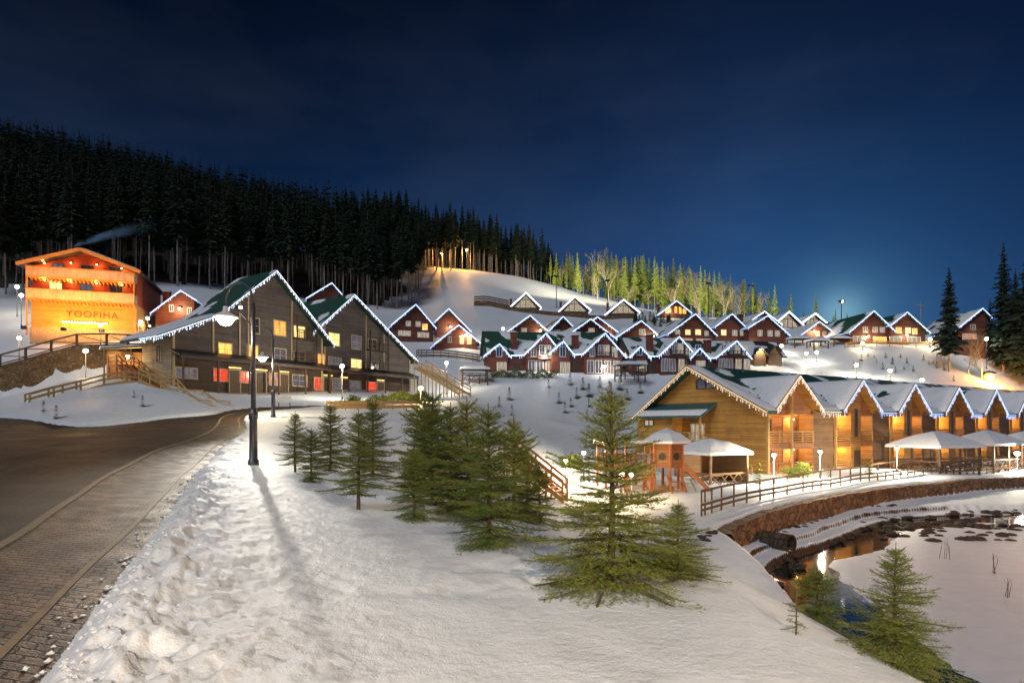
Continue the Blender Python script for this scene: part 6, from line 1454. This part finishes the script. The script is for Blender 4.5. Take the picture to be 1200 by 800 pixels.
# chimney smoke drifting off the lodge
def smoke():
    a = W(86, 289, 96); rings = []; m = MB(); n = 12; K = 10
    for i in range(K+1):
        u = i/K; c = W(86+98*u, 289-27*u**.8, 96); r = .3+1.15*u
        if i in (0, K): r = .05
        for j in range(n): q = j*6.283/n; m.v.append((c.x, c.y+math.cos(q)*r, c.z+math.sin(q)*r))
    for i in range(K):
        for j in range(n): m.f.append((i*n+j, i*n+(j+1) % n, (i+1)*n+(j+1) % n, (i+1)*n+j)); m.m.append(0)
    N = NT('chimney_smoke'); N.nt.nodes.remove(N.b); v = N.obj(); ns = N.n('ShaderNodeTexNoise', Vector=v, Scale=.35, Detail=4); sp = N.n('ShaderNodeSeparateXYZ', Vector=v)
    x0, x1 = W(86,289,96).x, W(184,262,96).x; fall = N.ramp(N.math('DIVIDE', N.math('SUBTRACT', sp.outputs[0], x0), x1-x0), [(0,(1,1,1)),(.2,(.3,)*3),(.5,(.07,)*3),(.8,(.015,)*3),(1,(.0,)*3)])
    u = N.math('MINIMUM', N.math('MAXIMUM', N.math('DIVIDE', N.math('SUBTRACT', sp.outputs[0], x0), x1-x0), .001), 1)
    zc = N.math('ADD', N.math('MULTIPLY', N.math('POWER', u, .8), W(184,262,96).z-W(86,289,96).z), W(86,289,96).z)
    dz = N.math('SUBTRACT', sp.outputs[2], zc); dy = N.math('SUBTRACT', sp.outputs[1], 96); rr_ = N.math('ADD', N.math('MULTIPLY', u, 1.15), .3)
    q = N.math('DIVIDE', N.math('ADD', N.math('MULTIPLY', dz, dz), N.math('MULTIPLY', dy, dy)), N.math('MULTIPLY', rr_, rr_))
    fall = N.math('MULTIPLY', fall, N.math('MAXIMUM', N.math('SUBTRACT', 1, q), 0))
    den = N.math('MULTIPLY', N.math('MULTIPLY', N.ramp(ns.outputs[0], [(.3,(0,0,0)),(.7,(1,1,1))]), fall), 6.0)
    pv = N.n('ShaderNodeVolumePrincipled', Density=den); pv.inputs['Color'].default_value = (.45,.68,1,1); pv.inputs['Anisotropy'].default_value = .1; N.l(pv.outputs[0], N.out.inputs['Volume'])
    tag(m.build('smoke', N.mat), 'pale blue smoke drifting from the lodge chimney', None, None, 'stuff')
smoke()
# ------------------------------------------------------------------ world, render settings
def world():
    w = bpy.data.worlds.new('World'); scn.world = w; w.use_nodes = True; nt = w.node_tree; bg = nt.nodes['Background']
    def n(t, **k):
        x = nt.nodes.new(t)
        for a, b in k.items():
            if a[0] == '_': setattr(x, a[1:], b)
            else:
                s = x.inputs[int(a[1:])] if a[0] == 'i' else x.inputs[a]
                if isinstance(b, bpy.types.NodeSocket): nt.links.new(b, s)
                else: s.default_value = b
        return x
    def ramp(f, st):
        r = n('ShaderNodeValToRGB'); e = r.color_ramp.elements; r.color_ramp.interpolation = 'EASE' if st[0][0] == .90 else 'LINEAR'
        while len(e) < len(st): e.new(.5)
        for q, (p, c) in zip(e, st): q.position = p; q.color = (*c, 1)
        nt.links.new(f, r.inputs[0]); return r.outputs[0]
    mt = lambda op, a, b=0: n('ShaderNodeMath', _operation=op, i0=a, i1=b).outputs[0]
    def mixc(t, a, b, f=1.0):
        x = n('ShaderNodeMixRGB', _blend_type=t, i0=f)
        for i, q in ((1, a), (2, b)):
            if isinstance(q, bpy.types.NodeSocket): nt.links.new(q, x.inputs[i])
            else: x.inputs[i].default_value = (*q, 1)
        return x.outputs[0]
    d = n('ShaderNodeTexCoord').outputs['Generated']; sp = n('ShaderNodeSeparateXYZ', Vector=d)
    az = mt('ARCTAN2', sp.outputs[0], sp.outputs[1])                     # 0 = ahead, + to the right
    el = mt('MAXIMUM', sp.outputs[2], 0)
    grad = ramp(mt('ADD', el, 0), [(0, (.026,.115,.275)), (.10, (.016,.075,.205)), (.25, (.0085,.039,.128)), (.42, (.0042,.0150,.052)), (.60, (.0018,.0042,.0145)), (1, (.0012,.0028,.010))])
    side = ramp(mt('ADD', mt('MULTIPLY', az, .62), .5), [(0, (.30,.32,.34)), (.25, (.40,.42,.42)), (.5, (.80,.78,.75)), (.72, (1.15,1.12,1.08)), (.86, (.75,.78,.8)), (1, (.4,.45,.5))])
    sky = mixc('MULTIPLY', grad, side)
    # thin cloud lit from the resort below
    mp = n('ShaderNodeMapping', Vector=d); mp.inputs['Scale'].default_value = (1.4, 1.4, 3.4)
    cl = n('ShaderNodeTexNoise', Vector=mp.outputs[0], Scale=1.7, Detail=5, Roughness=.52).outputs[0]
    sky = mixc('ADD', sky, mixc('MULTIPLY', ramp(cl, [(.45, (0,0,0)), (.75, (.013,.0155,.021))]), ramp(el, [(0, (1,1,1)), (.5, (.6,.6,.6)), (.75, (.15,.15,.15))])))
    # glow of the ski-slope floodlights behind the right-hand houses
    gl = n('ShaderNodeVectorMath', _operation='DOT_PRODUCT', i0=d, i1=tuple(Vector((385/F, 1, 128/F)).normalized())).outputs['Value']
    g0 = mt('MAXIMUM', gl, 0)
    for pw, c in ((2200, (.10,.17,.16)), (420, (.026,.060,.065)), (60, (.005,.018,.028))):
        x = n('ShaderNodeVectorMath', _operation='SCALE', i0=c); nt.links.new(mt('POWER', g0, pw), x.inputs['Scale']); sky = mixc('ADD', sky, x.outputs[0])
    ns = n('ShaderNodeTexSky', _sky_type='NISHITA', _sun_disc=False, _sun_elevation=R(1), _sun_rotation=R(35))
    sky = mixc('ADD', sky, mixc('MULTIPLY', ns.outputs[0], (.0005,.0008,.0015)))
    nt.links.new(sky, bg.inputs[0]); bg.inputs[1].default_value = .88
world()
sd = bpy.data.lights.new('fill_sun', 'SUN'); sd.energy = .85; sd.angle = R(25); sd.color = (.86,.92,1)  # soft fill added to lift the snow and facades overall, no visible source
so = bpy.data.objects.new('fill_sun', sd); COL.objects.link(so); so.rotation_euler = (R(48), R(-8), R(-25))
scn.render.engine = 'CYCLES'; c = scn.cycles
c.use_denoising = True; c.denoiser = 'OPENIMAGEDENOISE'; c.max_bounces = 5; c.diffuse_bounces = 3; c.glossy_bounces = 3; c.transmission_bounces = 2; c.volume_bounces = 1
c.use_light_tree = True; c.sample_clamp_indirect = 4; c.sample_clamp_direct = 0; c.use_adaptive_sampling = False
c.caustics_reflective = False; c.caustics_refractive = False
vs = scn.view_settings; scn.display_settings.display_device = 'sRGB'; vs.view_transform = 'Standard'; vs.look = 'None'; vs.exposure = .5; vs.gamma = 1; vs.use_curve_mapping = False
